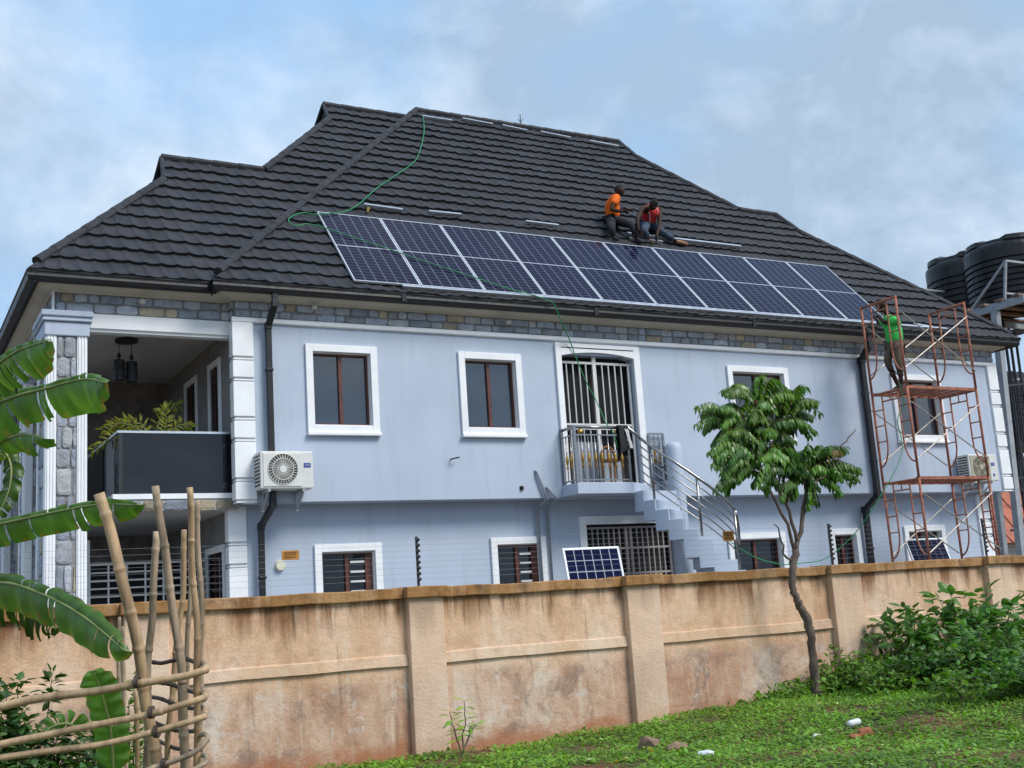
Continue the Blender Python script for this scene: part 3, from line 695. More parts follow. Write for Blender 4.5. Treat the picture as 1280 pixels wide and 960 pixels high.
for a in (A0+26, A0+70, A0+111):
    p = pol(a, RH, hz(a)); b.tube([p, (p[0], p[1], p[2]-.98)], .022, 8); b.build('rail_post', MT['steel'], st, smooth=True); b = MB()
for x, y in ((x0, -.03), (x0, yl), (x1, yl)): b.bar((x, y, ZL), (x, y, ZL+.93), .045); b.build('rail_post', MT['steel'], st); b = MB()
b.bar((x0, yl, ZL+.045), (x1, yl, ZL+.045), .03, .022); b.bar((x0, yl, ZL+.80), (x1, yl, ZL+.80), .022); b.bar((x0, -.02, ZL+.045), (x0, yl, ZL+.045), .03, .022)
b.bar((x0, -.02, ZL+.80), (x0, yl, ZL+.80), .022)
b.build('landing_rail', MT['steel'], st)
b = MB(); g = MB(); nb = 8
bal = [(x0+(x1-x0)*i/nb, yl) for i in range(1, nb)]+[(x0, -.16), (x0, -.30)]
for x, y in bal:
    b.tube([(x, y, ZL+.05), (x, y, ZL+.80)], .011, 6)
    g.lathe((x, y, ZL+.42), [(.012, -.17), (.022, -.15), (.012, -.11), (.015, -.09), (.026, -.04), (.026, .0), (.014, .05), (.012, .08)], 10)
b.build('baluster', MT['steel'], st, smooth=True); g.build('gold_knob', MT['gold'], st, smooth=True)
b = MB(); xg0, xg1, yg = 7.32, 7.62, -.07
for x in (xg0, xg1): b.bar((x, yg, 3.60), (x, yg, 4.46), .04)
for z in (3.63, 3.85, 4.3, 4.45): b.bar((xg0, yg, z), (xg1, yg, z), .03)
for x in (xg0+.1, xg0+.2): b.tube([(x, yg, 3.62), (x, yg, 4.45)], .01, 6)
b.build('side_guard', MT['steel'], st)
g = MB(); [g.lathe((x, yg, 4.06), [(.012, -.15), (.03, -.1), (.015, 0), (.03, .06), (.012, .12)], 10) for x in (xg0+.1, xg0+.2)]; g.build('gold_knob', MT['gold'], st, smooth=True)
# things left on the landing
ch = empty('chair', (6.42, -.2, ZL), 'small brown wooden chair behind the landing railing', 'chair')
m = MB(); m.box(6.27, 6.57, -.34, -.06, ZL+.38, ZL+.42); m.build('seat', MT['wood'], ch)
for x in (6.28, 6.53):
    for y in (-.335, -.085): m = MB(); m.box(x, x+.03, y, y+.03, ZL, ZL+.379); m.build('leg', MT['wood'], ch)
m = MB(); n = 12; m.tube([(6.42-.15*math.cos(PI*i/n), -.075, ZL+.42+.24*math.sin(PI*i/n)) for i in range(n+1)], .02, 6)
for i in (-1, 0, 1): m.tube([(6.42+i*.07, -.075, ZL+.42), (6.42+i*.08, -.075, ZL+.62)], .013, 6)
m.build('backrest', MT['wood'], ch)
m = MB(); xs = 6.5
for k in range(7):
    u = k/6; x = xs-.10+.22*u; w = .03*math.sin(u*9)
    pass
prof = [(-.06, ZL+.55), (-.05, ZL+.96), (0, ZL+.975), (.05, ZL+.95), (.06, ZL+.42)]
vs = []; nu = 8
for i in range(nu+1):
    x = 6.42+.2*i/nu
    for dy, z in prof: vs.append((x+.012*math.sin(z*30+i), yl+dy+.012*math.sin(i*1.9+z*7), z-.05*math.sin(i*.8)*(z < ZL+.8)))
m.add(vs, [(i*5+j, i*5+j+1, i*5+5+j+1, i*5+5+j) for i in range(nu) for j in range(4)])
cl = m.build('cloth', MT['cloth'], None, smooth=True); tag(cl, 'black cloth slung over the end of the landing rail', 'cloth')
m = MB(); vs = []
for i in range(5):
    x = 6.50+.07*i/4+.02
    for j in range(7): z = ZL+.90-.055*j; vs.append((x+.014*j, yl-.068-.012*math.sin(i*2+j), z))
m.add(vs, [(i*7+j, i*7+j+1, i*7+8+j, i*7+7+j) for i in range(4) for j in range(6)]); m.build('white_strip', MT['whitecloth'], cl, smooth=True)
# ------------------------------------------------------------------ solar panels on the roof
ct, sn = math.cos(TH), math.sin(TH)
ROT = Matrix(((1, 0, 0, 0), (0, ct, -sn, 0), (0, sn, ct, 0), (0, 0, 0, 1)))
def onroof(x, s, h): return Vector((x, -.4+s*ct-h*sn, ZE+s*sn+h*ct))
PW, PH = 1.134, 2.278
sp = empty('solar_panel', (0, 0, 0), 'x', 'solar panel', 'solar panels in the row on the roof')
f = MB(); e = .019; d = .035
f.box(0, PW, 0, e, -d, 0); f.box(0, PW, PH-e, PH, -d, 0); f.box(0, e, e, PH-e, -d, 0); f.box(PW-e, PW, e, PH-e, -d, 0)
f.build('frame', MT['alu'], sp, local=True)
f = MB(); f.add([(e, e, -.004), (PW-e, e, -.004), (PW-e, PH-e, -.004), (e, PH-e, -.004)], [(0, 1, 2, 3)]); q = f.build('cells', MT['cells'], sp, local=True); quad_uv(q)
LBL = ['leftmost solar panel on the roof, green cable crossing from its upper left edge', 'second solar panel from the left, right of a wide double frame gap',
       'third solar panel from the left, green cable crossing its lower half', 'fourth solar panel from the left, whose lower edge the green cable leaves',
       'solar panel just left of the one below the man in orange', 'solar panel directly below the feet of the man in orange',
       'solar panel directly below the outstretched foot of the man in red', 'solar panel third from the right end, under the long loose rail',
       'second solar panel from the right end of the roof row', 'rightmost solar panel on the roof, beside the man on the scaffold']
for k in range(10):
    o = sp if k == 0 else copy_tree(sp)
    o.matrix_world = Matrix.Translation(onroof(1.797+k*1.15, .147, .100)) @ ROT
    o['label'] = LBL[k]
def railbar(x0, x1, s, h, label, group=None, w=.045, tilt=0.):
    m = MB(); a, b_ = onroof(x0, s, h), onroof(x1, s+tilt, h); m.bar(a, b_, w, w, tuple(ROOFN))
    return tag(m.build('mounting_rail', MT['rail'], None), label, 'rail', group)
def pr_rail(p0, p1, label, group, h=.085, w=.05):
    a, b_ = PR(*p0, h), PR(*p1, h); m = MB(); m.bar(a, b_, w, w, tuple(ROOFN)); return tag(m.build('mounting_rail', MT['rail'], None), label, 'rail', group)
G1 = 'short rails lying below the main ridge'; G2 = 'short rails above the solar panels'
for p0, p1, lb in (((528, 145.5), (565, 151), 'short rail at the left end of the main ridge, tied to the green cable'), ((578, 148.5), (616, 155.5), 'second short rail from the left under the main ridge'),
                   ((628, 157), (659, 163.5), 'short rail under the ridge just below the lightning rod'), ((676, 165), (713, 172.5), 'fourth short rail from the left under the main ridge'),
                   ((737, 176.5), (773, 183), 'short rail at the right end of the main ridge')): pr_rail(p0, p1, lb, G1)
for p0, p1, lb in (((455, 256), (503, 262.5), 'short rail above the leftmost solar panel, beside the green cable'), ((536, 264.5), (576, 268.5), 'short rail above the gap between second and third solar panels'),
                   ((657, 277), (698, 282), 'short rail on the tiles above the fourth and fifth solar panels')): pr_rail(p0, p1, lb, G2)
G3 = 'rails by the two men on the roof'
pr_rail((784, 292), (926, 308.5), 'long silver rail passing behind the legs of the two men', G3, w=.055)
pr_rail((787, 298), (828, 302.5), 'short rail under the feet of the man in orange', G3)
railbar(2.6, 14.9, .11, .075, 'long rail along the lower edge of the solar panels, ending behind the scaffold', 'rails along the lower panel edge', .05)
pr_rail((1142, 405.5), (1166, 409.5), 'short loose rail near the gutter, behind the scaffold', 'rails along the lower panel edge', .07)
cl = MB(); p = PR(461, 260.5, .1); cl.box(p[0]-.05, p[0]+.05, p[1]-.04, p[1]+.02, p[2]-.09, p[2]+.03)
m = MB(); m.tube([p, p+np.array((-.03, -.05, -.02)), p+np.array((-.08, -.12, -.12))], [.03, .035, .012], 6); tag(m.build('wire_scrap', MT['gold'], None), 'small yellow scrap hanging from the rail above the leftmost panel', 'scrap')
# old small panels leaning in the yard
def yard_panel(p0, p1, p2, y, label, mat, grp, depth=.5):
    a, b_ = PY(*p0, y), PY(*p1, y); w = np.linalg.norm(b_-a); c_ = PY(*p2, y-.0); hgt = 1.05 if mat == 'cellsmall' else 1.5
    root = empty('solar_panel', (a[0], a[1], 0), label, 'solar panel', grp)
    z1 = (a[2]+b_[2])/2; m = Matrix.Identity(4); yb = y-depth
    f = MB(); L = math.hypot(z1-max(0, z1-hgt), depth); e = .03
    f.box(0, w, 0, e, -.03, 0); f.box(0, w, L-e, L, -.03, 0); f.box(0, e, e, L-e, -.03, 0); f.box(w-e, w, e, L-e, -.03, 0); f.build('frame', MT['alu'], root, local=True)
    q_ = MB(); q_.add([(e, e, -.004), (w-e, e, -.004), (w-e, L-e, -.004), (e, L-e, -.004)], [(0, 1, 2, 3)]); q_ = q_.build('cells', MT[mat], root, local=True); quad_uv(q_)
    legs = MB()
    for x in (.1, w-.1): legs.bar((x, L*.7, -.04), (x, L*.25, -.55), .03)
    legs.build('prop', MT['towersteel'], root, local=True)
    an = math.atan2(z1-max(0, z1-hgt), depth)
    root.matrix_world = Matrix.Translation((a[0], yb, max(0, z1-hgt))) @ Matrix.Rotation(an, 4, 'X')
    return root
yard_panel((703, 686), (773, 682), (778, 714), -1.9, 'small old solar panel leaning in front of the ground-floor door', 'cellsmall', 'solar panels leaning in the yard', .22)
yard_panel((1131, 674), (1178, 672), (1182, 700), -.2, 'dark solar panel leaning under the ground-floor window behind the scaffold', 'cells', 'solar panels leaning in the yard')
# ------------------------------------------------------------------ ground
def gz(x, y):
    b_ = np.interp(x, [-30, -3, .4, 3.7, 5.8, 8, 11, 16, 40], [.05, .08, .09, .16, .29, .42, .58, .7, .7])
    out = np.clip((-4.6-y)/.5, 0, 1)
    b_ = b_*out
    return b_+.02*np.sin(x*1.7+y*.9)*out+.015*np.sin(x*4.1-y*3.3)*out
def soilmat():
    m, nt, b = newmat('red_soil'); c = coords(nt)
    n1 = noise(nt, c, 2.3, 8, .65); base = ramp(nt, n1, [(.25, (.10, .045, .022)), (.5, (.18, .075, .034)), (.72, (.26, .13, .065))])
    g = ramp(nt, noise(nt, c, 1.1, 6, .6), [(.42, 0.), (.58, .75)])
    nt.links.new(mix(nt, g, base, (.05, .085, .018)), b.inputs['Base Color']); b.inputs['Roughness'].default_value = .95
    bump(nt, b, noise(nt, c, 22., 8, .7), .9, .05); return m
xs = np.unique(np.r_[-900, -400, -150, -60, -30, np.arange(-14, 18, .25), 22, 30, 60, 150, 400, 900]); ys = np.unique(np.r_[-300, -120, -60, -30, np.arange(-18, -3.9, .25), -3, 0, 6, 14, 30, 80, 200, 500, 1200])
m = MB(); XX, YY = np.meshgrid(xs, ys, indexing='ij'); ZZ = gz(XX, YY); ny = len(ys)
m.v = [(float(a), float(b), float(c)) for a, b, c in zip(XX.ravel(), YY.ravel(), ZZ.ravel())]
for i in range(len(xs)-1):
    for j in range(ny-1): m.f.append([i*ny+j, (i+1)*ny+j, (i+1)*ny+j+1, i*ny+j+1]); m.mi.append(0); m.col.append(None)
tag(m.build('ground', soilmat(), None, smooth=True, fix=False), kind='structure')
pm_ = M('paving', (.24, .23, .21), .85, var=.2, vs=3, bs=.3, bscale=30)
q = MB(); q.box(-9, 19.5, -4.72, 14, -.05, .03); tag(q.build('paved_yard', pm_, None), kind='structure')  # unseen yard paving, added pale to bounce light under jetty and eaves
# ------------------------------------------------------------------ perimeter wall
def wallmat(name, kind):
    m, nt, b = newmat(name); t = N(nt, 'ShaderNodeTexCoord'); ob = t.outputs['Object']
    sp_ = N(nt, 'ShaderNodeSeparateXYZ'); nt.links.new(ob, sp_.inputs[0]); z = sp_.outputs[2]
    c = coords(nt); cs = coords(nt, (1.0, 1.0, .12)); cw = coords(nt, (1, 1, 2.2)); cf = coords(nt, (1, 1, .45))
    clamp = lambda v, lo=0., hi=1.: mth(nt, 'MINIMUM', mth(nt, 'MAXIMUM', v, lo), hi)
    sub_ = lambda a, b_: mth(nt, 'SUBTRACT', a, b_); mul = lambda a, b_: mth(nt, 'MULTIPLY', a, b_); add = lambda a, b_: mth(nt, 'ADD', a, b_)
    base = ramp(nt, noise(nt, cf, 1.15, 9, .66, .3), [(.36, (.54, .315, .18)), (.46, (.69, .44, .265)), (.54, (.745, .50, .335)), (.64, (.765, .575, .415))])
    low = ramp(nt, noise(nt, cf, 1.6, 9, .68, .5), [(.38, (.42, .22, .14)), (.48, (.53, .325, .22)), (.56, (.62, .43, .315)), (.66, (.68, .56, .46))])
    lo = clamp(mul(sub_(add(1.0, mul(sub_(noise(nt, c, 3., 5), .5), .25)), z), 6.))
    if kind != 'coping': base = mix(nt, mul(lo, .85), base, low)
    fine = ramp(nt, noise(nt, c, 11., 9, .72), [(.34, .84), (.66, 1.07)]); base = mix(nt, 1., base, fine, 'MULTIPLY')
    rag = noise(nt, coords(nt, (1, 1, .02)), 2.6, 6, .7)
    top = clamp(mul(sub_(z, sub_(1.95, mul(rag, 1.05))), 3.4))
    s1 = mul(ramp(nt, noise(nt, cs, 2.6, 8, .68, .3), [(.42, 0.), (.53, 1.)]), top); base = mix(nt, mul(s1, .92), base, (.20, .085, .03))
    s2 = mul(ramp(nt, noise(nt, cs, 6.5, 9, .72), [(.53, 0.), (.62, .9)]), top); base = mix(nt, mul(s2, .8), base, (.06, .036, .022))
    ln = ramp(nt, noise(nt, coords(nt, (1, 1, .07)), 9., 6, .62), [(.57, 0.), (.66, .5)]); base = mix(nt, ln, base, (.70, .56, .42))
    dk = ramp(nt, noise(nt, coords(nt, (1, 1, .10)), 7., 6, .62), [(.60, 0.), (.68, .5)]); base = mix(nt, dk, base, (.25, .14, .085))
    pt = ramp(nt, noise(nt, c, 2.3, 9, .72, .6), [(.55, 0.), (.62, .6)]); base = mix(nt, mul(pt, .6), base, (.44, .245, .155))
    gp = mul(ramp(nt, noise(nt, c, 2.0, 9, .72, .4), [(.52, 0.), (.62, .6)]), lo); base = mix(nt, gp, base, (.20, .145, .12))
    wp = mul(ramp(nt, noise(nt, c, 3.3, 9, .75, .5), [(.56, 0.), (.64, .6)]), lo); base = mix(nt, wp, base, (.66, .60, .53))
    ft = clamp(mul(sub_(add(.0, mul(noise(nt, cw, 2.4, 9, .72), .66)), z), 4.), 0., .75); base = mix(nt, ft, base, (.38, .13, .045))
    if kind == 'pillar': base = mix(nt, .5, base, (.74, .55, .405))
    if kind == 'coping': base = mix(nt, .72, base, ramp(nt, noise(nt, c, 3.5, 9, .72), [(.36, (.15, .07, .018)), (.5, (.36, .175, .05)), (.64, (.44, .24, .085))]))
    if kind == 'band': base = mix(nt, .28, base, ramp(nt, noise(nt, c, 2.2, 6, .7), [(.4, (.50, .33, .19)), (.6, (.56, .48, .38))]))
    nt.links.new(base, b.inputs['Base Color']); b.inputs['Roughness'].default_value = .9
    h = mix(nt, .5, noise(nt, c, 30., 8, .7), noise(nt, c, 4., 5, .6)); bump(nt, b, h, .75, .03); return m
WP = wallmat('pillar_plaster', 'pillar'); WM, WC, WB = wallmat('wall_plaster', 'wall'), wallmat('wall_coping', 'coping'), wallmat('wall_band', 'band')
pw = empty('perimeter_wall', (0, -5, 0), 'stained tan plastered boundary wall with pillars and brown coping', 'wall')
WY = -5.; rw = random.Random(5)
def wavy(mb, x0, x1, prof, step=.3, amp=.007):
    """prof: closed list of (y,z); swept along X with small hand-made unevenness"""
    n = max(2, int((x1-x0)/step)); k = len(prof); vs = []
    for i in range(n+1):
        x = x0+(x1-x0)*i/n; dz = rw.uniform(-amp, amp); dy = rw.uniform(-amp, amp)
        for y, z in prof: vs.append((x, y+dy+rw.uniform(-.3, .3)*amp, z+dz))
    fs = [(i*k+j, i*k+(j+1) % k, (i+1)*k+(j+1) % k, (i+1)*k+j) for i in range(n) for j in range(k)]+[tuple(range(k))[::-1], tuple(n*k+j for j in range(k))]
    mb.add(vs, fs)
PX_P = [(PY(a, 760, WY-.10)[0], PY(b_, 760, WY-.10)[0]) for a, b_ in ((511, 555), (785.5, 826), (1044, 1081), (1242, 1271))]
pil = [(PX_P[0][0]-2.95*i, PX_P[0][0]-2.95*i+.42) for i in range(4, 0, -1)]+PX_P+[(PX_P[3][1]+2.6+i*3, PX_P[3][1]+3.02+i*3) for i in range(3)]
m = MB(); wavy(m, -13, 20, [(WY, -.4), (WY, .4), (WY, 1.06), (WY, 1.78), (WY+.2, 1.78), (WY+.2, -.4)], .4, .004); m.build('panel', WM, pw)
for i in range(len(pil)):
    a, b_ = pil[i]; q = MB(); q.box(a, b_, WY-.10, WY+.12, -.4, 1.79); q.build('pillar', WP, pw, bevel=.012)
    if i+1 < len(pil):
        q = MB(); wavy(q, b_+.003, pil[i+1][0]-.003, [(WY-.036, 1.045), (WY-.022, 1.15), (WY-.004, 1.165), (WY+.05, 1.1), (WY-.004, 1.04)], .35, .006); q.build('string_course', WB, pw)
        q = MB(); wavy(q, b_+.03, pil[i+1][0]-.03, [(WY-.055, 1.74), (WY-.06, 1.855), (WY+.26, 1.86), (WY+.26, 1.74)], .35, .008); q.build('coping', WC, pw, bevel=.012)
    q = MB(); wavy(q, a-.035, b_+.032, [(WY-.155, 1.745), (WY-.16, 1.865), (WY+.27, 1.872), (WY+.27, 1.745)], .2, .006); q.build('coping', WC, pw, bevel=.012)
# electric fence above the wall
ef = empty('electric_fence', (0, WY+.1, 1.87), 'thin electric fence wires on slim black posts above the boundary wall', 'electric fence')
for a, yb in ((523, 733), (1040, 705), (1233, 700)):
    x = PY(a, yb-8, WY+.1)[0]; q = MB(); q.box(x-.012, x+.012, WY+.088, WY+.112, 1.86, 2.42)
    for i in range(8): q.lathe((x+.012, WY+.085, 1.95+i*.062), [(.008, -.018), (.022, -.008), (.022, .008), (.008, .018)], 8)
    q.build('post', MT['blacksteel'], ef)
q = MB()
for i in range(8):
    z = 1.95+i*.062; q.tube([(-9, WY+.07, z), (PY(523, 700, WY+.1)[0], WY+.07, z+.003), (PY(1040, 690, WY+.1)[0], WY+.07, z-.002), (PY(1233, 690, WY+.1)[0], WY+.07, z), (16, WY+.07, z)], .0011, 4)
q.build('wire', MT['wire'], ef)
def plate(px0, py0, px1, py1, label):
    a = PY(px0, py0, WY+.06); b_ = PY(px1, py1, WY+.06); q = MB()
    q.box(a[0], b_[0], WY+.055, WY+.062, b_[2], a[2]); o = q.build('warning_sign', MT['sign'], None, bevel=.004)
    tag(o, label, 'sign', 'yellow warning plates on the electric fence')
    t = MB(); w, h = b_[0]-a[0], a[2]-b_[2]; r = random.Random(3)
    for row in (.28, .55, .76):
        x = a[0]+w*.14
        while x < b_[0]-w*.16:
            d_ = w*r.uniform(.03, .08); t.box(x, x+d_, WY+.052, WY+.0545, b_[2]+h*(row-.06), b_[2]+h*(row+.06)); x += d_+w*.03
    t.build('lettering', MT['signtext'], o)
plate(352, 688.5, 374, 699.5, 'faded yellow warning plate above the round wall lamp, left on the fence'); plate(903, 664, 918, 676, 'small yellow warning plate at the foot of the stair handrail')
# ------------------------------------------------------------------ green cables
def cable(name, pts, r, label, grp=None):
    P = [Vector(p) for p in pts]; out = []
    for i in range(len(P)-1):
        p0, p1, p2, p3 = P[max(i-1, 0)], P[i], P[i+1], P[min(i+2, len(P)-1)]
        for k in range(6):
            t_ = k/6; out.append(.5*((2*p1)+(p2-p0)*t_+(2*p0-5*p1+4*p2-p3)*t_*t_+(3*p1-p0-3*p2+p3)*t_**3))
    out.append(P[-1]); q_ = MB(); q_.tube([tuple(v) for v in out], r, 6); return tag(q_.build(name, MT['cable'], None, smooth=True), label, 'cable', grp)
pt = [PR(x, y, .10) for x, y in ((529, 145), (530, 165), (525, 188), (517, 203), (495, 219), (470, 236), (449, 255), (432, 264))]
pt += [PR(x, y, .125) for x, y in ((415, 266.5), (396, 268))]+[PR(x, y, .1) for x, y in ((378, 266), (364, 271), (361, 277), (369, 282), (382, 280), (391, 281))]
pt += [PR(x, y, .125) for x, y in ((404, 284), (440, 296), (480, 309), (520, 323), (560, 336), (600, 349), (640, 362), (657, 366))]+[PR(673, 371, .1), PR(688, 377, .09), PR(693, 381, .06)]
pt += [PY(x, y, yy) for x, y, yy in ((698, 393, -.46), (706, 412, -.3), (712, 425, -.12), (722, 452, -.06), (735, 482, -.06), (745, 500, -.07), (757, 528, -.3), (766, 540, -.43), (772, 560, -.42))]
cable('power_cable', pt, .010, 'green cable winding from the ridge over the panels down to the upper door')
cable('power_cable', [PY(x, y, yy) for x, y, yy in ((905, 668, -.9), (917, 680, -.8), (945, 697, -.8), (975, 705, -.8), (1000, 704, -.8), (1034, 697, -.9), (1071, 664, -1.2), (1096, 627, -1.5), (1118, 590, -1.6), (1128, 560, -1.5), (1122, 525, -1.45), (1130, 505, -1.5), (1124, 478, -1.5))], .009, 'green cable sagging from the stair foot to the scaffold')
# ------------------------------------------------------------------ scaffold
SXa, SXb, SYn, SYf = PY(1119, 372, -1.6)[0], PY(1205, 382, -1.6)[0], -1.6, -.72
scf = empty('scaffold', (SXa, -1.2, 0), 'rusty red tubular scaffold tower standing against the right end of the house', 'scaffold')
LV = [0, 1.73, 3.45, 5.16, 6.9]
def sframe(x, z0, z1):
    q = MB(); r = .024
    for y in (SYn, SYf): q.tube([(x, y, z0), (x, y, z1)], r, 8)
    q.tube([(x, SYn, z1-.02), (x, SYf, z1-.02)], r, 8)
    for y, s in ((SYn, 1), (SYf, -1)):
        yi = y+s*.24; n = 6
        path = [(x, yi, z1-.04), (x, yi, z0+.75)]+[(x, y+s*.24*math.cos(PI/2*i/n), z0+.75-.45*math.sin(PI/2*i/n)) for i in range(1, n+1)]
        q.tube(path, .016, 6)
        for z in np.arange(z0+.78, z1-.1, .30): q.tube([(x, y, z), (x, yi, z)], .013, 6)
    q.tube([(x, SYn+.24, z1-.18), (x, SYf-.24, z1-.18)], .015, 6); q.tube([(x, (SYn+SYf)/2, z1-.02), (x, (SYn+SYf)/2, z1-.18)], .012, 6)
    q.build('frame', MT['rust'], scf, smooth=True)
for z0, z1 in zip(LV[:-1], LV[1:]):
    for x in (SXa, SXb): sframe(x, z0, z1)
    for y in (SYn, SYf):
        q = MB(); o = -.03 if y == SYn else .03
        q.tube([(SXa, y+o, z0+.35), (SXb, y+o, z1-.3)], .012, 6); q.tube([(SXa, y+o*1.9, z1-.3), (SXb, y+o*1.9, z0+.35)], .012, 6); q.build('cross_brace', MT['brace'], scf)
for z in LV[2:4]:
    q = MB(); x0, x1 = SXa-.02, SXb+.02
    for y in (SYn+.03, SYf-.03): q.box(x0, x1, y-.02, y+.02, z-.03, z+.025)
    for i in range(7): x = x0+.12+(x1-x0-.24)*i/6; q.box(x-.026, x+.026, SYn+.051, SYf-.051, z-.03, z+.012)
    q.build('platform', MT['rust'], scf)
# ------------------------------------------------------------------ water tanks on their tower
def tank(cx, cy, z0, r, h, label, grp):
    o = empty('water_tank', (cx, cy, z0), label, 'water tank', grp)
    prof = [(r*.96, 0), (r, .04)]; z = .10; n = 7; top = h*.66
    for i in range(n):
        a = .1+(top-.1)*i/n; b_ = .1+(top-.1)*(i+1)/n; d_ = b_-a
        prof += [(r, a), (r, a+d_*.62), (r*.955, a+d_*.72), (r*.955, a+d_*.9)]
    prof += [(r, top), (r*1.0, h*.83), (r*.985, h*.87), (r*.93, h*.90), (r*.92, h*.915)]
    q = MB(); q.lathe((cx, cy, z0), prof, 40); q.build('body', MT['tank'], o, smooth=False)
    q = MB(); vs = []; n = 40; rings = [(.92, .915), (.90, .955), (.70, .985), (.40, 1.0), (.38, 1.03), (.02, 1.035)]
    for rr, zz_ in rings:
        for k in range(n): s_ = 1+.03*(1 if (k//2) % 4 < 2 else -1)*(rr > .6); vs.append((cx+r*rr*s_*math.cos(2*PI*k/n), cy+r*rr*s_*math.sin(2*PI*k/n), z0+h*zz_+(.03*h*(1 if (k//2) % 4 < 2 else 0) if .6 < rr < .91 else 0)))
    q.add(vs, [(i*n+k, i*n+(k+1) % n, (i+1)*n+(k+1) % n, (i+1)*n+k) for i in range(len(rings)-1) for k in range(n)]); q.build('lid', MT['tank'], o)
    return o
TX = 17.85
def bx(px, py): return PXX(px, py, TX)
yA, yB = bx(1213, 392)[1], bx(1275, 375)[1]; zP = (bx(1213, 392)[2]+bx(1275, 375)[2])/2
rt = .80; dR = None
def fit_tank(pxl, pxr, y):
    a, b_ = PY(pxl, 350, y), PY(pxr, 350, y); return (a[0]+b_[0])/2+.06, (b_[0]-a[0])/2*.83
Y1, Y2 = 2.95, 1.2
x1, r1 = fit_tank(1166, 1243, Y1); x2, r2 = fit_tank(1219, 1307, Y2)
zp = zP+.16
tank(x1, Y1, zp, r1, PY(1204, 318, Y1-r1*.3)[2]-zp, 'big black ribbed water tank on the tower, the rear left one', 'black tanks on the tower')
tank(x2, Y2, zp, r2, PY(1262, 298, Y2-r2*.3)[2]-zp, 'big black ribbed water tank on the tower, the front right one', 'black tanks on the tower')
tw = empty('tank_tower', (TX+1.5, yA-1.5, 0), 'grey steel tower carrying two black water tanks beside the house', 'tank tower')
q = MB(); y0 = yB-.1; y1 = 3.9; xw = TX+3.0
q.box(TX, TX+.07, y0, y1, zP-.09, zP+.09); q.box(xw-.07, xw, y0, y1, zP-.09, zP+.09)
for y in (y0+.02, (y0+y1)/2, y1-.08): q.box(TX+.071, xw-.071, y, y+.07, zP-.08, zP+.08)
q.build('beam', MT['towersteel'], tw)
q = MB(); 
for i in range(9): y = y0+.1+(y1-y0-.3)*i/8; q.box(TX-.05, xw+.05, y, y+.16, zP+.095, zP+.145)
q.build('deck_plank', MT['rock'], tw)
lt, lb = bx(1242, 395), PY(1273, 700, .9)
for tx, ty, bx_, by_ in ((TX+.08, lt[1], lb[0], .9), (xw-.1, lt[1], xw, .9), (TX+.08, y1-.3, TX-.1, y1), (xw-.1, y1-.3, xw, y1)):
    q = MB(); q.bar((tx, ty, zP-.09), (bx_, by_, -.1), .15, .15); q.build('leg', MT['towersteel'], tw)
q = MB()
a, b_ = bx(1256, 375), bx(1257, 326)
q.bar(a, b_, .05); q.bar(b_, bx(1215, 386), .045); q.bar(b_, (TX+3.6, b_[1], b_[2]), .05); q.bar((TX, a[1], zP+.25), (TX+3.6, a[1], zP+.25), .04)
c_ = PXX(1144, 361, TX); e_ = PXX(1205, 388, TX); q.bar(c_, e_, .05); q.bar(c_, (TX+3.4, c_[1], c_[2]), .04); q.bar(c_, (TX, c_[1], zP), .05)
q.bar((TX, c_[1], zP), (TX, y1, zP), .08)
q.build('guard_rail', MT['towersteel'], tw)
q = MB()
for i, (px, yy) in enumerate(((1252, 1.6), (1258, 2.0), (1265, 2.4))):
    a = PY(px, 392, yy); q.tube([(a[0], yy, zP), (a[0]-.1, yy, 2)], .035, 6)
a = PY(1250, 470, 1.2); q.tube([(a[0], 1.2, 5.9), (a[0]+3, 2.0, 6.3)], .04, 6)
q.build('pipe', MT['blacksteel'], tw)
q = MB(); a = PY(1246, 650, 1.5); b_ = PY(1268, 665, 1.5)
for z0, z1 in ((1.4, 2.6), (2.6, 3.8)): q.bar((18.4, 1.4, z0), (19.9, 1.4, z1), .04); q.bar((18.4, 1.4, z1), (19.9, 1.4, z0), .04); q.bar((18.2, 1.4, z1), (20, 1.4, z1), .05)
for x in (18.4, 19.9): q.bar((x, 1.4, 0), (x, 1.4, 5.3), .06)
q.build('lower_frame', MT['blacksteel'], tw)
yl_ = 3.2; a, b_ = PY(1252, 520, yl_), PY(1281, 520, yl_); zt, z0_ = PY(1262, 468, yl_)[2], PY(1265, 558, yl_)[2]
tank((a[0]+b_[0])/2, yl_, z0_, (b_[0]-a[0])/2, zt-z0_, 'smaller black water tank low under the tower, at the house corner', 'black tanks on the tower')
q = MB(); cx = (a[0]+b_[0])/2; q.box(cx-.8, cx+.8, yl_-.7, yl_+.7, z0_-.1, z0_-.01)
for sx in (-.7, .7):
    for sy in (-.6, .6): q.box(cx+sx-.04, cx+sx+.04, yl_+sy-.04, yl_+sy+.04, -.1, z0_-.1)
q.bar((cx-.7, yl_-.6, .5), (cx+.7, yl_-.6, z0_-.2), .04); q.bar((cx+.7, yl_-.6, .5), (cx-.7, yl_-.6, z0_-.2), .04)
tag(q.build('tank_stand', MT['blacksteel'], None), 'dark steel stand under the smaller low tank', 'tank stand')
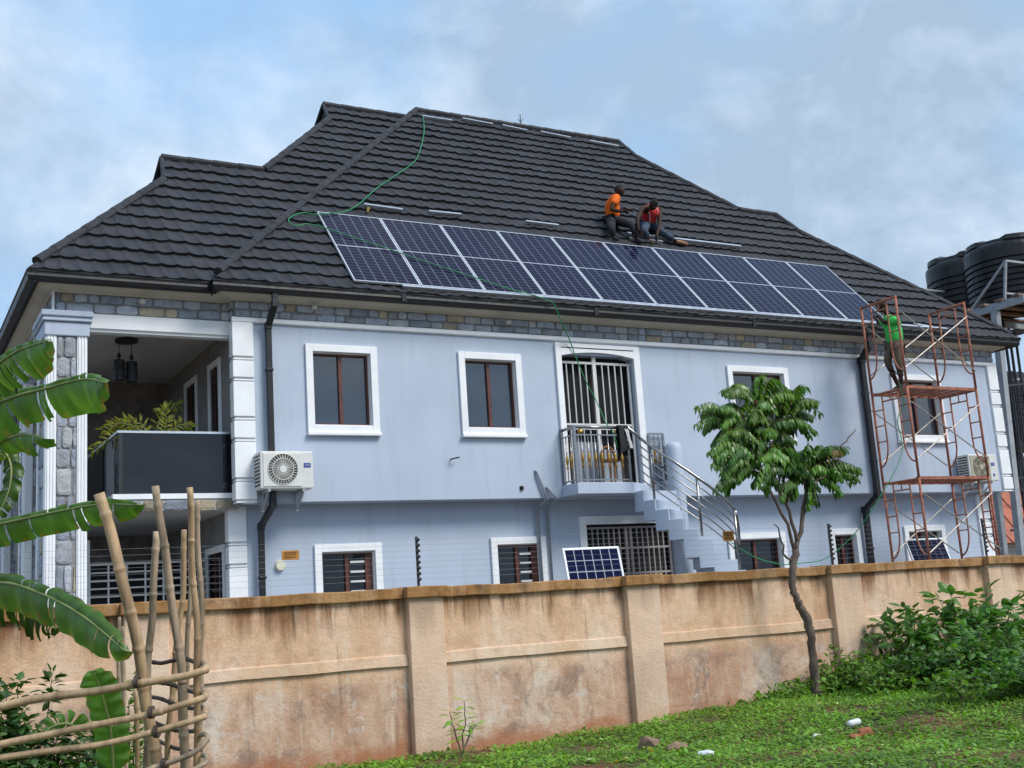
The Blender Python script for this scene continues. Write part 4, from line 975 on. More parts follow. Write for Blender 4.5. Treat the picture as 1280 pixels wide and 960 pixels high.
# ------------------------------------------------------------------ people
def skin(verts, edges, sub=1):
    me = bpy.data.meshes.new('tmp'); me.from_pydata([tuple(map(float, v[0])) for v in verts], edges, [])
    o = bpy.data.objects.new('tmp', me); COL.objects.link(o)
    sm = o.modifiers.new('s', 'SKIN'); sm.use_smooth_shade = True
    if not me.skin_vertices: me.skin_vertices.new() if hasattr(me.skin_vertices, 'new') else None
    for i, v in enumerate(verts):
        r = v[1]; me.skin_vertices[0].data[i].radius = r if hasattr(r, '__len__') else (r, r); me.skin_vertices[0].data[i].use_root = (i == 0)
    if sub: ss = o.modifiers.new('ss', 'SUBSURF'); ss.levels = ss.render_levels = sub
    dg = bpy.context.evaluated_depsgraph_get(); ev = o.evaluated_get(dg); m2 = ev.to_mesh()
    vs = [tuple(v.co) for v in m2.vertices]; fs = [tuple(p.vertices) for p in m2.polygons]; ev.to_mesh_clear()
    bpy.data.objects.remove(o); bpy.data.meshes.remove(me); return vs, fs
def ico(n=3):
    bm = bmesh.new(); bmesh.ops.create_icosphere(bm, subdivisions=n, radius=1); v = [np.array(x.co) for x in bm.verts]; f = [tuple(x.index for x in p.verts) for p in bm.faces]; bm.free(); return v, f
def unit(v): v = np.array(v, float); return v/(np.linalg.norm(v)+1e-9)
def head_shape(p):
    x, y, z = p; sx, sy, sz = .078, .097, .118
    X, Y, Z = x*sx, y*sy, z*sz
    if z < 0: X *= 1+.30*z; Y *= 1+.10*z
    if y > .3: Y *= .96
    n = math.exp(-(x/.16)**2-((z+.12)/.16)**2)*(y > .3); Y += .024*n
    for ex in (-.36, .36): Y -= .012*math.exp(-((x-ex)/.16)**2-((z-.05)/.11)**2)*(y > .3)
    Y += .008*math.exp(-(x/.3)**2-((z+.48)/.1)**2)*(y > .3); Y += .010*math.exp(-(x/.25)**2-((z+.82)/.14)**2)*(y > .2)
    Y += .006*math.exp(-((z-.22)/.1)**2)*(y > .4)
    return X, Y, Z
def person(name_label, loc, J, face, up, clothes, hairlen=.02, shoe=None, vest=False, beard=False, sleeve=.62, bulk=1.):
    """J: joints in world space; clothes: (shirt material, trouser material)"""
    root = empty('person', loc, name_label, 'person')
    g = lambda k: np.array(J[k], float); lerp = lambda a, b_, t: g(a)+(g(b_)-g(a))*t
    V = [(g('pel'), .12), (lerp('pel', 'chest', .5), .115), (g('chest'), .125), (lerp('chest', 'neck', .62), .10), (g('neck'), .056), (lerp('neck', 'head', .55), .052)]
    E_ = [(0, 1), (1, 2), (2, 3), (3, 4), (4, 5)]
    for s in 'lr':
        b0 = len(V); V += [(g('sh'+s), .066), (lerp('sh'+s, 'el'+s, .5), .052), (g('el'+s), .044), (lerp('el'+s, 'wr'+s, .35), .043), (g('wr'+s), .030), (g('wr'+s)+unit(g('ha'+s)-g('wr'+s))*.05, .037)]
        E_ += [(3, b0)]+[(b0+i, b0+i+1) for i in range(5)]
        b0 = len(V); V += [(g('hi'+s), .095), (lerp('hi'+s, 'kn'+s, .5), .078), (g('kn'+s), .058), (lerp('kn'+s, 'an'+s, .35), .056), (g('an'+s), .040), (lerp('an'+s, 'to'+s, .5), .040), (g('to'+s), .030)]
        E_ += [(0, b0)]+[(b0+i, b0+i+1) for i in range(6)]
    vs, fs = skin(V, E_, 1); b = MB(); b.add(vs, fs)
    f = unit(face); u = unit(np.array(up, float)-f*(np.array(up, float)@f)); r = np.cross(f, u)
    hv, hf = ico(3); hc = g('head'); W = lambda p: hc+r*p[0]+f*p[1]+u*p[2]
    b.add([W(head_shape(p)) for p in hv], hf)
    for sx in (-1, 1):      # ears
        b.add([W((sx*(.074+.012*abs(p[0]))+p[0]*.008, -.005+p[1]*.018, -.002+p[2]*.032)) for p in ico(1)[0]], ico(1)[1])
    # fingers: four unequal fingers and a side thumb, curled
    for s in 'lr':
        w, h_ = g('wr'+s), g('ha'+s); d = unit(h_-w); cu = unit(J.get('curl'+s, (0, -.3, -1))); cu = unit(cu-d*(cu@d)); lat = np.cross(d, cu); pc = w+d*.055
        for i, (o, L) in enumerate(((-.028, .058), (-.010, .070), (.009, .066), (.027, .050))):
            p0 = pc+lat*o+d*.012; p1 = p0+d*L*.5+cu*.008; p2 = p1+d*L*.28+cu*.026; p3 = p2+d*L*.05+cu*.026; b.tube([p0, p1, p2, p3], [.0105, .0095, .0085, .006], 6)
        p0 = w+d*.03-lat*.026; p1 = p0-lat*.026+d*.022+cu*.008; p2 = p1+d*.026+cu*.016; b.tube([p0, p1, p2], [.012, .0105, .007], 6)
    b.build('person', MT['skin'], root, smooth=True).name = 'body'
    # eyes, mouth
    e = MB(); iv, if_ = ico(1)
    for sx in (-.030, .030): e.add([W((sx+p[0]*.012, .082+p[1]*.008, .008+p[2]*.007)) for p in iv], if_)
    e.build('eyes', MT['eye'], root, smooth=True)
    e = MB(); e.add([W((p[0]*.024, .088+p[1]*.008, -.056+p[2]*.008)) for p in iv], if_); e.build('mouth', MT['lip'], root, smooth=True)
    h = MB(); keep = [i for i, p in enumerate(hv)]
    hp = [W(np.array(head_shape(p))*(1.06+hairlen)+np.array((0, -.004, .006))) for p in hv]
    ok = lambda p: p[2] > .42 or (p[1] < .15 and p[2] > -.25) or (beard and p[2] < -.55 and p[1] > -.1)
    h.add(hp, [t for t in hf if all(ok(hv[i]) for i in t)]); h.build('hair', MT['hair'], root, smooth=True)
    # clothes
    sh, tr = clothes; t = MB(); V = [(lerp('pel', 'chest', -.02), .150), (lerp('pel', 'chest', .45), .147), (g('chest'), .155), (lerp('chest', 'neck', .60), .125), (lerp('chest', 'neck', .88), .075)]
    E_ = [(0, 1), (1, 2), (2, 3), (3, 4)]
    for s in 'lr':
        b0 = len(V)
        if vest: V += [(lerp('chest', 'neck', .62)*.45+g('sh'+s)*.55, .098)]; E_ += [(3, b0)]
        else: V += [(g('sh'+s), .086), (lerp('sh'+s, 'el'+s, sleeve*.6), .074), (lerp('sh'+s, 'el'+s, sleeve), .076)]; E_ += [(3, b0), (b0, b0+1), (b0+1, b0+2)]
    V = [(a_, b_*bulk) for a_, b_ in V]; vs, fs = skin(V, E_, 1); t.add(vs, fs); t.build('vest' if vest else 'shirt', sh, root, smooth=True)
    if vest:
        t = MB(); ax = unit(g('neck')-g('pel')); fr = unit(f-ax*(f@ax)); la = np.cross(ax, fr)
        for sg in (-1, 1):
            t.tube([lerp('pel', 'chest', .1)+fr*.15+la*sg*.07, g('chest')+fr*.155+la*sg*.085, lerp('chest', 'neck', .7)+fr*.10+la*sg*.10, lerp('chest', 'neck', .85)+la*sg*.10, g('chest')-fr*.15+la*sg*.085], .011, 6)
        t.build('pale_tape', MT['vesttrim'], root)
    t = MB(); V = [(g('pel'), .142)]; E_ = []
    for s in 'lr':
        b0 = len(V); V += [(g('hi'+s), .112), (lerp('hi'+s, 'kn'+s, .5), .098), (g('kn'+s), .082), (lerp('kn'+s, 'an'+s, .5), .075), (lerp('kn'+s, 'an'+s, J.get('hem', .92)), .068)]
        E_ += [(0, b0)]+[(b0+i, b0+i+1) for i in range(4)]
    vs, fs = skin(V, E_, 1); t.add(vs, fs); t.build('trousers', tr, root, smooth=True)
    for s in 'lr':
        if not shoe: break
        a, c_ = g('an'+s), g('to'+s); d = unit(c_-a); V = [(a-d*.03+np.array((0, 0, -.01)), .05), (a+d*.06, .05), (c_-d*.03, .045), (c_+d*.035, .032)]
        vs, fs = skin(V, [(0, 1), (1, 2), (2, 3)], 1); t = MB(); t.add(vs, fs); t.build('shoe', shoe, root, smooth=True)
    return root
v3 = lambda *a: np.array(a, float)
# man in orange
H = PR(766, 274, .15); ch_ = PY(765, 256, H[1]-.12); nk = PY(769.5, 246.5, H[1]-.16); hd = PY(774.5, 238.5, H[1]-.2)
lat = unit((.62, -.78, 0))       # towards his own right = towards the camera
J = dict(pel=H, chest=ch_, neck=nk, head=hd, shl=nk+v3(.05, .17, -.07), shr=nk+v3(-.10, -.17, -.08),
         elr=PY(763.5, 262, H[1]-.36), wrr=PY(777, 264.5, H[1]-.48), har=PY(783, 264, H[1]-.5), ell=PY(774, 262, H[1]+.05), wrl=PY(783, 264.5, H[1]-.2), hal=PY(788, 262.5, H[1]-.24),
         hir=PR(763.5, 276, .14), hil=PR(770, 276, .16), knr=PR(764.5, 284, .26), anr=PR(766.5, 297, .09), tor=PR(768, 301, .05)+v3(.02, -.1, 0), knl=PR(790, 281, .30), anl=PR(797, 300, .09), tol=PR(800, 304, .05)+v3(.0, -.08, 0))
person('person in orange shirt and black trousers sitting on the roof, looking to the right', H, J, (.75, -.62, -.12), (0, 0, 1), (MT['orange'], MT['blacktr']), shoe=MT['shoedark'], beard=True, bulk=1.1)
# man in red vest, bent over his work
H = PR(811, 279.5, .15); ch_ = PY(812, 266, H[1]-.2); nk = PY(814.5, 258.5, H[1]-.36); hd = PY(816.8, 256.5, H[1]-.52)
J = dict(pel=H, chest=ch_, neck=nk, head=hd, shl=PY(825, 262, H[1]-.22), shr=PY(803, 260, H[1]-.32), elr=PY(796.5, 274, H[1]-.5), wrr=PY(798, 287, H[1]-.55), har=PY(801, 292, H[1]-.56),
         ell=PY(824.5, 281, H[1]-.45), wrl=PY(821, 294, H[1]-.55), hal=PY(819, 299, H[1]-.58), hir=PR(807.5, 281, .14), hil=PR(815.5, 281, .15),
         knr=PR(804.5, 288, .28), anr=PR(811, 299, .10), tor=PR(815, 303.5, .05), knl=PR(828, 290, .20), anl=PR(845, 301.5, .10), tol=PR(858, 305, .08), hem=.88)
person('person in red vest and blue jeans bent over on the roof, one leg stretched out', H, J, (.12, -.62, -.80), (.1, -.78, .6), (MT['red'], MT['jeans']), shoe=MT['shoe'], vest=True, bulk=1.12)
# man on the scaffold
yy = -1.12; H = PY(1119, 431, yy); ch_ = PY(1116.5, 409, yy-.02); nk = PY(1111, 395, yy+.06); hd = PY(1101.5, 381.5, yy+.16)
zf_ = LV[3]+.05
def onz(px, py, y): p = PY(px, py, y); return v3(p[0], p[1], zf_)
J = dict(pel=H, chest=ch_, neck=nk, head=hd, shl=PY(1107.5, 401, yy+.10), shr=PY(1116, 400, yy-.16), ell=PY(1099, 404, yy+.35), wrl=PY(1094, 396, yy+.6), hal=PY(1092, 393, yy+.7),
         elr=PY(1106, 404, yy-.05), wrr=PY(1099, 396, yy+.25), har=PY(1096, 392.5, yy+.36), hil=PY(1115.5, 433, yy+.08), hir=PY(1122, 433, yy-.08),
         knl=PY(1108.5, 451, yy+.12), anl=onz(1122, 472, yy+.10)+v3(0, 0, .06), tol=onz(1115, 475, yy+.16), knr=PY(1123, 453, yy-.10), anr=onz(1126.5, 474, yy-.08)+v3(0, 0, .06), tor=onz(1120, 476, yy-.02), hem=.45)
person('person in bright green shirt standing on the scaffold, reaching to the panels', (H[0], H[1], zf_), J, (-.80, .35, -.38), (-.3, .2, 1), (MT['green'], MT['khaki']), shoe=MT['shoedark'], bulk=1.22)
# ------------------------------------------------------------------ plants
def leaf_fan(mb, P, D, U, L, Wd, bend=.25, col=(1, 1, 1), seg=2):
    """add pointed folded leaves in bulk. P base points, D directions, U up-vectors, L lengths, Wd half widths (arrays)"""
    D = D/np.linalg.norm(D, axis=1, keepdims=True); R = np.cross(D, U); R /= (np.linalg.norm(R, axis=1, keepdims=True)+1e-9); U2 = np.cross(R, D)
    L = L[:, None]; Wd = Wd[:, None]
    p0 = P; m1 = P+D*L*.38+U2*L*.03; m2 = P+D*L*.72-U2*L*bend*.35; tip = P+D*L*.97-U2*L*bend
    a1 = m1+R*Wd-U2*Wd*.25; b1 = m1-R*Wd-U2*Wd*.25; a2 = m2+R*Wd*.72-U2*Wd*.25; b2 = m2-R*Wd*.72-U2*Wd*.25
    n = len(P); V = np.stack([p0, a1, m1, b1, a2, m2, b2, tip], 1).reshape(-1, 3); b0 = len(mb.v)
    mb.v += [tuple(v) for v in V.tolist()]; mb.usecol = True
    for i in range(n):
        o = b0+i*8; c = col[i] if hasattr(col[0], '__len__') else col; c = (*c[:3], 1)
        for f in ((0, 1, 2), (0, 2, 3), (1, 4, 5, 2), (2, 5, 6, 3), (4, 7, 5), (5, 7, 6)):
            mb.f.append([o+k for k in f]); mb.mi.append(0); mb.col.append(c)
def rcol(n, lo=.65, hi=1.35, yel=.15):
    s = rng.uniform(lo, hi, n); y = rng.uniform(-yel, yel, n); return np.stack([s*(1+y*1.5), s, s*(1-y)], 1).tolist()
def rdir(n, zb=0.): v = rng.normal(0, 1, (n, 3)); v[:, 2] += zb; return v/np.linalg.norm(v, axis=1, keepdims=True)
# ---- young tree in front of the wall
TYc = -5.45
tr = empty('young_tree', tuple(PY(1020, 862, TYc)), 'slim crooked young tree with drooping feathery green leaves in front of the wall', 'tree')
def tp(px, py, dy=0): return PY(px, py, TYc+dy)
def jitter_path(pts, n=5, amp=.008):
    out = []
    for a, b_ in zip(pts[:-1], pts[1:]):
        for i in range(n): out.append(np.array(a)+(np.array(b_)-np.array(a))*i/n+rng.normal(0, amp, 3))
    out.append(np.array(pts[-1])); return out
def taper(n, a, b_): return [a+(b_-a)*i/(n-1) for i in range(n)]
t = MB(); trunk = jitter_path([tp(1021, 868), tp(1020, 852), tp(1016, 820), tp(1013.5, 793), tp(1005.7, 768), tp(997, 753), tp(990.5, 738), tp(990.8, 715), tp(994, 687)], 5, .007)
rr = list(np.interp(np.linspace(0, 1, len(trunk)), [0, .06, .3, .45, .7, 1], [.095, .064, .054, .062, .048, .052])); rr = [r*(.9+.03*math.sin(i*.9)) for i, r in enumerate(rr)]; t.tube(trunk, rr, 16, jit=.06); t.build('trunk', MT['bark'], tr, smooth=True)
BR = [([(994, 690), (1000, 664), (1006, 623), (1011, 596), (1022, 585)], .034, 0), ([(994, 690), (984, 655), (963, 614), (950, 585), (938, 560)], .025, -.1), ([(996, 680), (988, 640), (970, 609), (960, 575), (955, 540)], .025, .1),
      ([(1008, 615), (1000, 590), (985, 560), (972, 520)], .022, .05), ([(1010, 600), (1025, 580), (1043, 566), (1058, 551), (1070, 537)], .018, -.05), ([(990, 700), (978, 692), (974.6, 664), (967, 655)], .016, -.1), ([(955, 560), (930, 550), (912, 545)], .016, -.2),
      ([(1003, 650), (1012, 625), (1022, 600), (1040, 592)], .02, -.15)]
for pts, r0, dy in BR:
    path = jitter_path([tp(x, y, dy*i/(len(pts)-1)) for i, (x, y) in enumerate(pts)], 3, .008); q = MB(); q.tube(path, taper(len(path), r0, r0*.4), 8); q.build('branch', MT['bark'], tr, smooth=True)
# pinnate fronds: (origin px, tip px) drawn out on the branches
FR = []
FL = [((938,500),(906,482)),((942,498),(922,474)),((947,496),(943,470)),((952,496),(972,473)),((956,500),(986,482)),((915,519),(881,508)),((912,527),(881,528)),((922,536),(897,552)),((930,520),(900,502)),
 ((975,508),(998,485)),((979,511),(1012,499)),((979,518),(1013,513)),((976,526),(1008,534)),((970,515),(985,500)),((948,560),(918,535)),((940,572),(897,563)),((938,572),(893,571)),((934,580),(902,584)),((932,592),(903,604)),
 ((950,545),(935,522)),((955,548),(968,530)),((979,574),(966,550)),((975,578),(952,566)),((965,582),(945,596)),((972,584),(960,602)),((985,590),(990,612)),((980,583),(1002,570)),((960,575),(930,560)),
 ((1010,583),(1008,553)),((1014,582),(1026,556)),((1018,582),(1040,553)),((1020,584),(1056,557)),((1022,588),(1066,580)),((1022,592),(1062,596)),((1018,596),(1044,610)),((1010,598),(1018,618)),((1003,596),(985,580)),
 ((960,525),(940,512)),((945,530),(918,524)),((965,535),(992,530)),((955,515),(958,488)),((992,600),(975,615)),((948,580),(922,590)),((925,545),(905,538)),((968,555),(985,545)),((995,585),(1000,560)),((950,530),(930,540)),((960,545),(945,570)),((955,560),(975,580)),((940,550),(925,565)),((965,520),(950,500)),((930,525),(945,505)),((975,560),(995,575)),((990,590),(1012,600)),((1010,590),(1030,578)),((1025,590),(1045,585)),((920,525),(905,520)),((985,525),(970,545)),((955,590),(970,600)),((930,560),(912,570)),((945,515),(965,500)),((935,580),(950,565))]
for a_, b_ in FL:
    for k in range(3): 
        o_ = rng.uniform(-6, 6, 4)*(k+.2); FR.append(((a_[0]+o_[0], a_[1]+o_[1]*.7), (b_[0]+o_[2], b_[1]+o_[3]*.7), rng.uniform(-.3, .3)))
cr = MB(); stem = MB()
for (a, b_, dy) in FR:
    d0 = rng.uniform(-.25, .25); P0 = tp(a[0]+rng.uniform(-6, 6), a[1]+rng.uniform(-6, 6), d0*.5); P1 = tp(b_[0], b_[1], d0*.5+dy*1.0); n = 10
    Ls = np.linalg.norm(P1-P0); arch = np.array([0, 0, .13*Ls+.02]); pts = [P0+(P1-P0)*s+arch*math.sin(s*PI)*1.0-np.array((0, 0, .05*s*s)) for s in np.linspace(0, 1, n+1)]
    stem.tube(pts, taper(n+1, .006, .002), 4, cap=False); sh = rng.uniform(.5, 1.7); ye = rng.uniform(-.1, .25) if b_[1] < 535 else rng.uniform(-.15, .08); dead = rng.random() < .014  # wide frond brightness range paints in sunlit and shaded leaves
    P, D, U, L, Wd = [], [], [], [], []
    for i in range(1, n+1):
        d = unit(pts[i]-pts[i-1]); sd = unit(np.cross(d, (0, 0, 1))); s = i/n; ln = .150*(1-.55*abs(s-.5)**1.4)*rng.uniform(.85, 1.12)
        for sg in (-1, 1):
            P.append(pts[i]); D.append(sd*sg*.55+d*.30+np.array((0, 0, -.68+rng.uniform(-.12, .12)))); U.append((0, 0, 1.)+rng.normal(0, .15, 3)); L.append(ln); Wd.append(.0285*rng.uniform(.85, 1.15))
    P.append(pts[-1]); D.append(unit(pts[-1]-pts[-2])); U.append(np.array((0, 0, 1.))); L.append(.11); Wd.append(.02)
    cc = [(sh*(1+ye)*q_, sh*q_, sh*(1-ye)*q_) for q_ in rng.uniform(.85, 1.15, len(P))]
    if dead: cc = [(2.2*q_, .75*q_, .8*q_) for q_ in rng.uniform(.7, 1.2, len(P))]
    leaf_fan(cr, np.array(P), np.array(D), np.array(U), np.array(L), np.array(Wd), .38, cc)
cr.build('crown', MT['leaf'], tr, fix=False); stem.build('frond_stem', MT['twig'], tr)
# ---- shrubs
def shrub(loc, label, rad, h, nst, nleaf, lsz, mat, name='shrub', cat='shrub', grp=None, lean=.5, asp=.32, zb=.35, bright=1., pair=False):
    o = empty(name, tuple(loc), label, cat, grp); st_ = MB(); lf = MB(); P, D, U, L = [], [], [], []
    for i in range(nst):
        a = rng.uniform(0, 2*PI); q_ = rad*math.sqrt(rng.random()); hh = h*rng.uniform(.55, 1.0)*(1-.45*(q_/rad)**2)
        b0 = np.array(loc)+np.array((math.cos(a)*q_*.35, math.sin(a)*q_*.35, -.03)); tip = np.array(loc)+np.array((math.cos(a)*q_, math.sin(a)*q_, hh)); mid = (b0+tip)/2+np.array((0, 0, hh*.12))+rng.normal(0, .03, 3)
        pts = [b0*(1-s)**2+2*mid*s*(1-s)+tip*s*s for s in np.linspace(0, 1, 8)]; st_.tube(pts, taper(8, .009*max(h, .5), .003), 5)
        for k in range(nleaf):
            s = 1-.75*rng.random()**1.4; j = min(int(s*7), 6); p = pts[j]+(pts[j+1]-pts[j])*(s*7-j); d = rdir(1, .1)[0]; d[2] = d[2]*.6+zb
            p = p+d*rng.uniform(0, .06); P.append(p); D.append(d); U.append((rng.normal(0, .3), rng.normal(0, .3), 1.)); L.append(lsz*rng.uniform(.55, 1.25))
    L = np.array(L); c = np.array(rcol(len(L), .6, 1.35, .12))*bright
    leaf_fan(lf, np.array(P), np.array(D), np.array(U), L, L*asp, .3, c.tolist()); st_.build('stem', MT['twig'], o); lf.build('foliage', mat, o, fix=False); return o
def gp_(px, y): p = PY(px, 850, y); return (p[0], y, float(gz(p[0], y)))
shrub(gp_(1150, -5.75), 'broad-leaved green shrub against the wall, right of the wall pillar', .76, 1.0, 30, 14, .16, MT['shrub'])
shrub(gp_(1225, -5.85), 'tallest broad-leaved shrub against the wall, with large top leaves', .75, 1.12, 30, 14, .18, MT['shrub'])
shrub(gp_(1290, -6.0), 'broad-leaved shrub cut by the right picture edge', .9, .95, 32, 15, .15, MT['shrub'])
shrub(gp_(1255, -7.2), 'lower lush shrub in front of the tall broad-leaved one', .8, .72, 40, 18, .12, MT['shrub'], bright=1.05)
shrub(gp_(1185, -6.7), 'dark low shrub below the broad-leaved shrubs', .7, .6, 40, 18, .10, MT['shrub'], bright=.8)
shrub(gp_(1047, -5.4), 'small leafy bush at the wall pillar right of the tree trunk', .32, .62, 22, 16, .075, MT['weed'], bright=.72)
shrub(gp_(1090, -5.5), 'low bushy weed between the tree and the broad-leaved shrubs', .5, .42, 36, 16, .07, MT['weed'], bright=.7)
shrub(gp_(1110, -6.2), 'low dark bush in front of the wall pillar', .55, .38, 40, 16, .07, MT['weed'], bright=.62)
shrub(gp_(1220, -8.0), 'small weedy bush near the right front corner of the grass', .6, .42, 40, 16, .08, MT['weed'], bright=.68)
shrub(gp_(1290, -8.3), 'leafy bush low in the right front corner', .6, .5, 40, 16, .1, MT['shrub'], bright=1.)
# small sapling by the wall
sg = empty('sapling', tuple(gp_(581, -5.75)), 'thin sapling with few yellow-green leaves in front of the wall', 'sapling'); q = MB(); lf = MB(); P, D = [], []
for pts in ([(579, 944), (578, 920), (582, 900), (580, 876)], [(578, 945), (572, 925), (565, 905), (562, 890)], [(580, 935), (590, 912), (596, 905)]):
    path = jitter_path([PY(x, y, -5.75) for x, y in pts], 3, .004); q.tube(path, taper(len(path), .010, .004), 5)
    for k in range(3, len(path)):
        for s in (-1, 1): P.append(path[k]); D.append((s*rng.uniform(.5, 1), rng.uniform(-.6, .3), rng.uniform(-.1, .4)))
P, D = np.array(P), np.array(D); L = rng.uniform(.09, .15, len(P)); leaf_fan(lf, P, D, np.tile((0, 0, 1.), (len(P), 1)), L, L*.26, .3, (np.array(rcol(len(P)))*(1.25, 1.1, .9)).tolist()); q.build('stem', MT['twig'], sg); lf.build('foliage', MT['weed'], sg, fix=False)
# ---- ground cover
def scatter(n, xr, yr, dens):
    x = rng.uniform(*xr, n); y = rng.uniform(*yr, n); k = rng.random(n) < dens(x, y); return x[k], y[k]
def patch(x, y): return .5+.5*np.sin(x*2.1+1.3*np.sin(y*1.7))*np.sin(y*2.6+1.1*np.sin(x*1.3+2))
def dens(x, y):
    p = patch(x, y)*.7+.3*patch(x*2.7+3, y*2.3+1)
    d = np.clip((p-.12)*3.4, .10, 1); d *= np.clip((-5.02-y)*6, 0, 1)
    return d*np.clip((x+1.9+.35*np.sin(y*3))*1.3, 0.0, 1)
gx, gy = scatter(105000, (-2.2, 11), (-11.5, -5.02), dens)
P = np.stack([gx, gy, gz(gx, gy)+rng.uniform(-.005, .035, len(gx))], 1); D = rdir(len(gx)); D[:, 2] = np.abs(D[:, 2])*.5+.12; L = rng.uniform(.025, .06, len(gx))
g = MB(); tone = (.62+.55*patch(gx*1.7+5, gy*1.9))*rng.uniform(.7, 1.3, len(gx)); yl2 = rng.uniform(-.1, .25, len(gx)); leaf_fan(g, P, D, np.tile((0, 0, 1.), (len(P), 1)), L, L*.34, .3, np.stack([tone*(1+yl2), tone, tone*(1-yl2)], 1).tolist())
tag(g.build('ground_cover', MT['weed'], None, fix=False), kind='stuff')
gx, gy = scatter(9000, (-2, 11), (-11.5, -5.03), lambda x, y: dens(x, y)*.5+.5*(x > 5.5)*(y > -8.3))
P = np.stack([gx, gy, gz(gx, gy)-.005], 1); D = rdir(len(gx)); D[:, 2] = np.abs(D[:, 2])+1.0; L = rng.uniform(.06, .17, len(gx)); L = np.where(gx < 4.5, L*.55, L)
g = MB(); leaf_fan(g, P, D, rdir(len(P)), L, np.full(len(P), .0045), .35, rcol(len(P), .7, 1.3, .25)); tag(g.build('grass', MT['weed'], None, fix=False), kind='stuff')
gx, gy = scatter(16000, (4.2, 11), (-8.6, -5.05), lambda x, y: np.clip((x-4.4-.5*np.sin(y*4)-.9*(-y-5.1))*.9, 0, 1)); P = np.stack([gx, gy, gz(gx, gy)+rng.uniform(0, .26, len(gx))*np.clip((gx-4.4)/1.5, .2, 1)], 1); D = rdir(len(gx), .4); L = rng.uniform(.05, .11, len(gx))
g = MB(); leaf_fan(g, P, D, np.tile((0, 0, 1.), (len(P), 1))+rng.normal(0, .3, (len(P), 3)), L, L*.33, .3, rcol(len(P), .45, 1.1, .12)); tag(g.build('undergrowth', MT['weed'], None, fix=False), kind='stuff')
# ---- stones, brick pieces and litter
def lump(px, py, size, mat, name, label, cat, grp=None, flat=.6, seed=0):
    z = .15; 
    for _ in range(6): p = PZ(px, py, z); z = float(gz(p[0], p[1]))
    r_ = np.random.default_rng(seed); v, f = ico(2); q_ = MB(); k = [r_.normal(0, 1, 3) for _ in range(12)]; k = [unit(a) for a in k]
    vs = []
    for a in v:
        s = min(1., min(.64/max(.3, a@b_) for b_ in k if a@b_ > .05)); vs.append((p[0]+a[0]*size*s, p[1]+a[1]*size*.8*s, z+size*.22+a[2]*size*flat*s))
    q_.add(vs, f); return tag(q_.build(name, mat, None), label, cat, grp)
lump(811, 938, .17, MT['rock'], 'rock', 'reddish brown rock on the grass left of the flatter rock', 'rock', 'rocks at the front of the grass', .75, 1)
lump(846, 939, .15, MT['rock'], 'rock', 'flatter brown rock between the reddish rock and the pale one', 'rock', 'rocks at the front of the grass', .5, 2)
lump(884, 946, .11, MT['litter'], 'rock', 'pale grey broken rock at the lower edge of the grass', 'rock', 'rocks at the front of the grass', .5, 3)
lump(1083, 921, .115, MT['brick'], 'brick_piece', 'upright orange brick piece on bare soil', 'brick', 'broken bricks on the grass', .85, 4)
lump(1068, 924, .075, MT['brick'], 'brick_piece', 'smaller flat brick piece left of the upright one', 'brick', 'broken bricks on the grass', .5, 5)
lump(1079, 929, .06, MT['brick'], 'brick_piece', 'tiny brick crumb just below the upright brick piece', 'brick', 'broken bricks on the grass', .4, 6)
lump(1020, 922.5, .065, MT['litter'], 'litter', 'pale scrap of rubbish on the grass left of the bricks', 'litter', 'litter on the grass', .4, 7)
z = .2; p = PZ(1067, 906, z); z = float(gz(p[0], p[1])); q = MB(); q.tube([(p[0]-.07, p[1], z+.05), (p[0]-.02, p[1], z+.06), (p[0], p[1], z+.062), (p[0]+.06, p[1], z+.065), (p[0]+.09, p[1], z+.07)], [.03, .034, .028, .036, .02], 9); tag(q.build('litter', MT['litter'], None, smooth=True), 'crumpled white plastic bottle lying on the grass above the bricks', 'litter', 'litter on the grass')
for i, (x, y, s) in enumerate(((962, 866, .05), (950, 873, .05), (985, 858, .045), (830, 905, .05), (700, 925, .035), (1065, 898, .03))): lump(x, y, s*1.3, MT['rock'], 'stone', ['stone', 'low stone', 'tiny stone', 'small stone', 'pebble', 'brown pebble'][i]+[' at the wall foot, right of the pillar gap', ' just left of the wall-foot stones', ' nearest the tree at the wall foot', ' below the second wall pillar', ' in the grass left of the rocks', ' beside the white bottle'][i], 'stone', 'small stones at the wall foot', .6, 20+i)
gx, gy = scatter(420, (-1.5, 10), (-11, -5.05), lambda x, y: x*0+.8); P = np.stack([gx, gy, gz(gx, gy)+.03], 1); D = rdir(len(gx)); D[:, 2] *= .25; L = rng.uniform(.03, .085, len(gx))
g = MB(); k_ = rng.integers(0, 4, len(gx)); cc = np.array([(2.2, .8, 1.2), (3.2, 1.5, 3.2), (1.3, .45, .8), (4.2, 2.4, 11.)])[k_]*rng.uniform(.6, 1.2, (len(gx), 1)); leaf_fan(g, P, D, np.tile((0, 0, 1.), (len(P), 1)), L, L*.4, .2, cc.tolist()); tag(g.build('leaf_litter', MT['weed'], None, fix=False), kind='stuff')
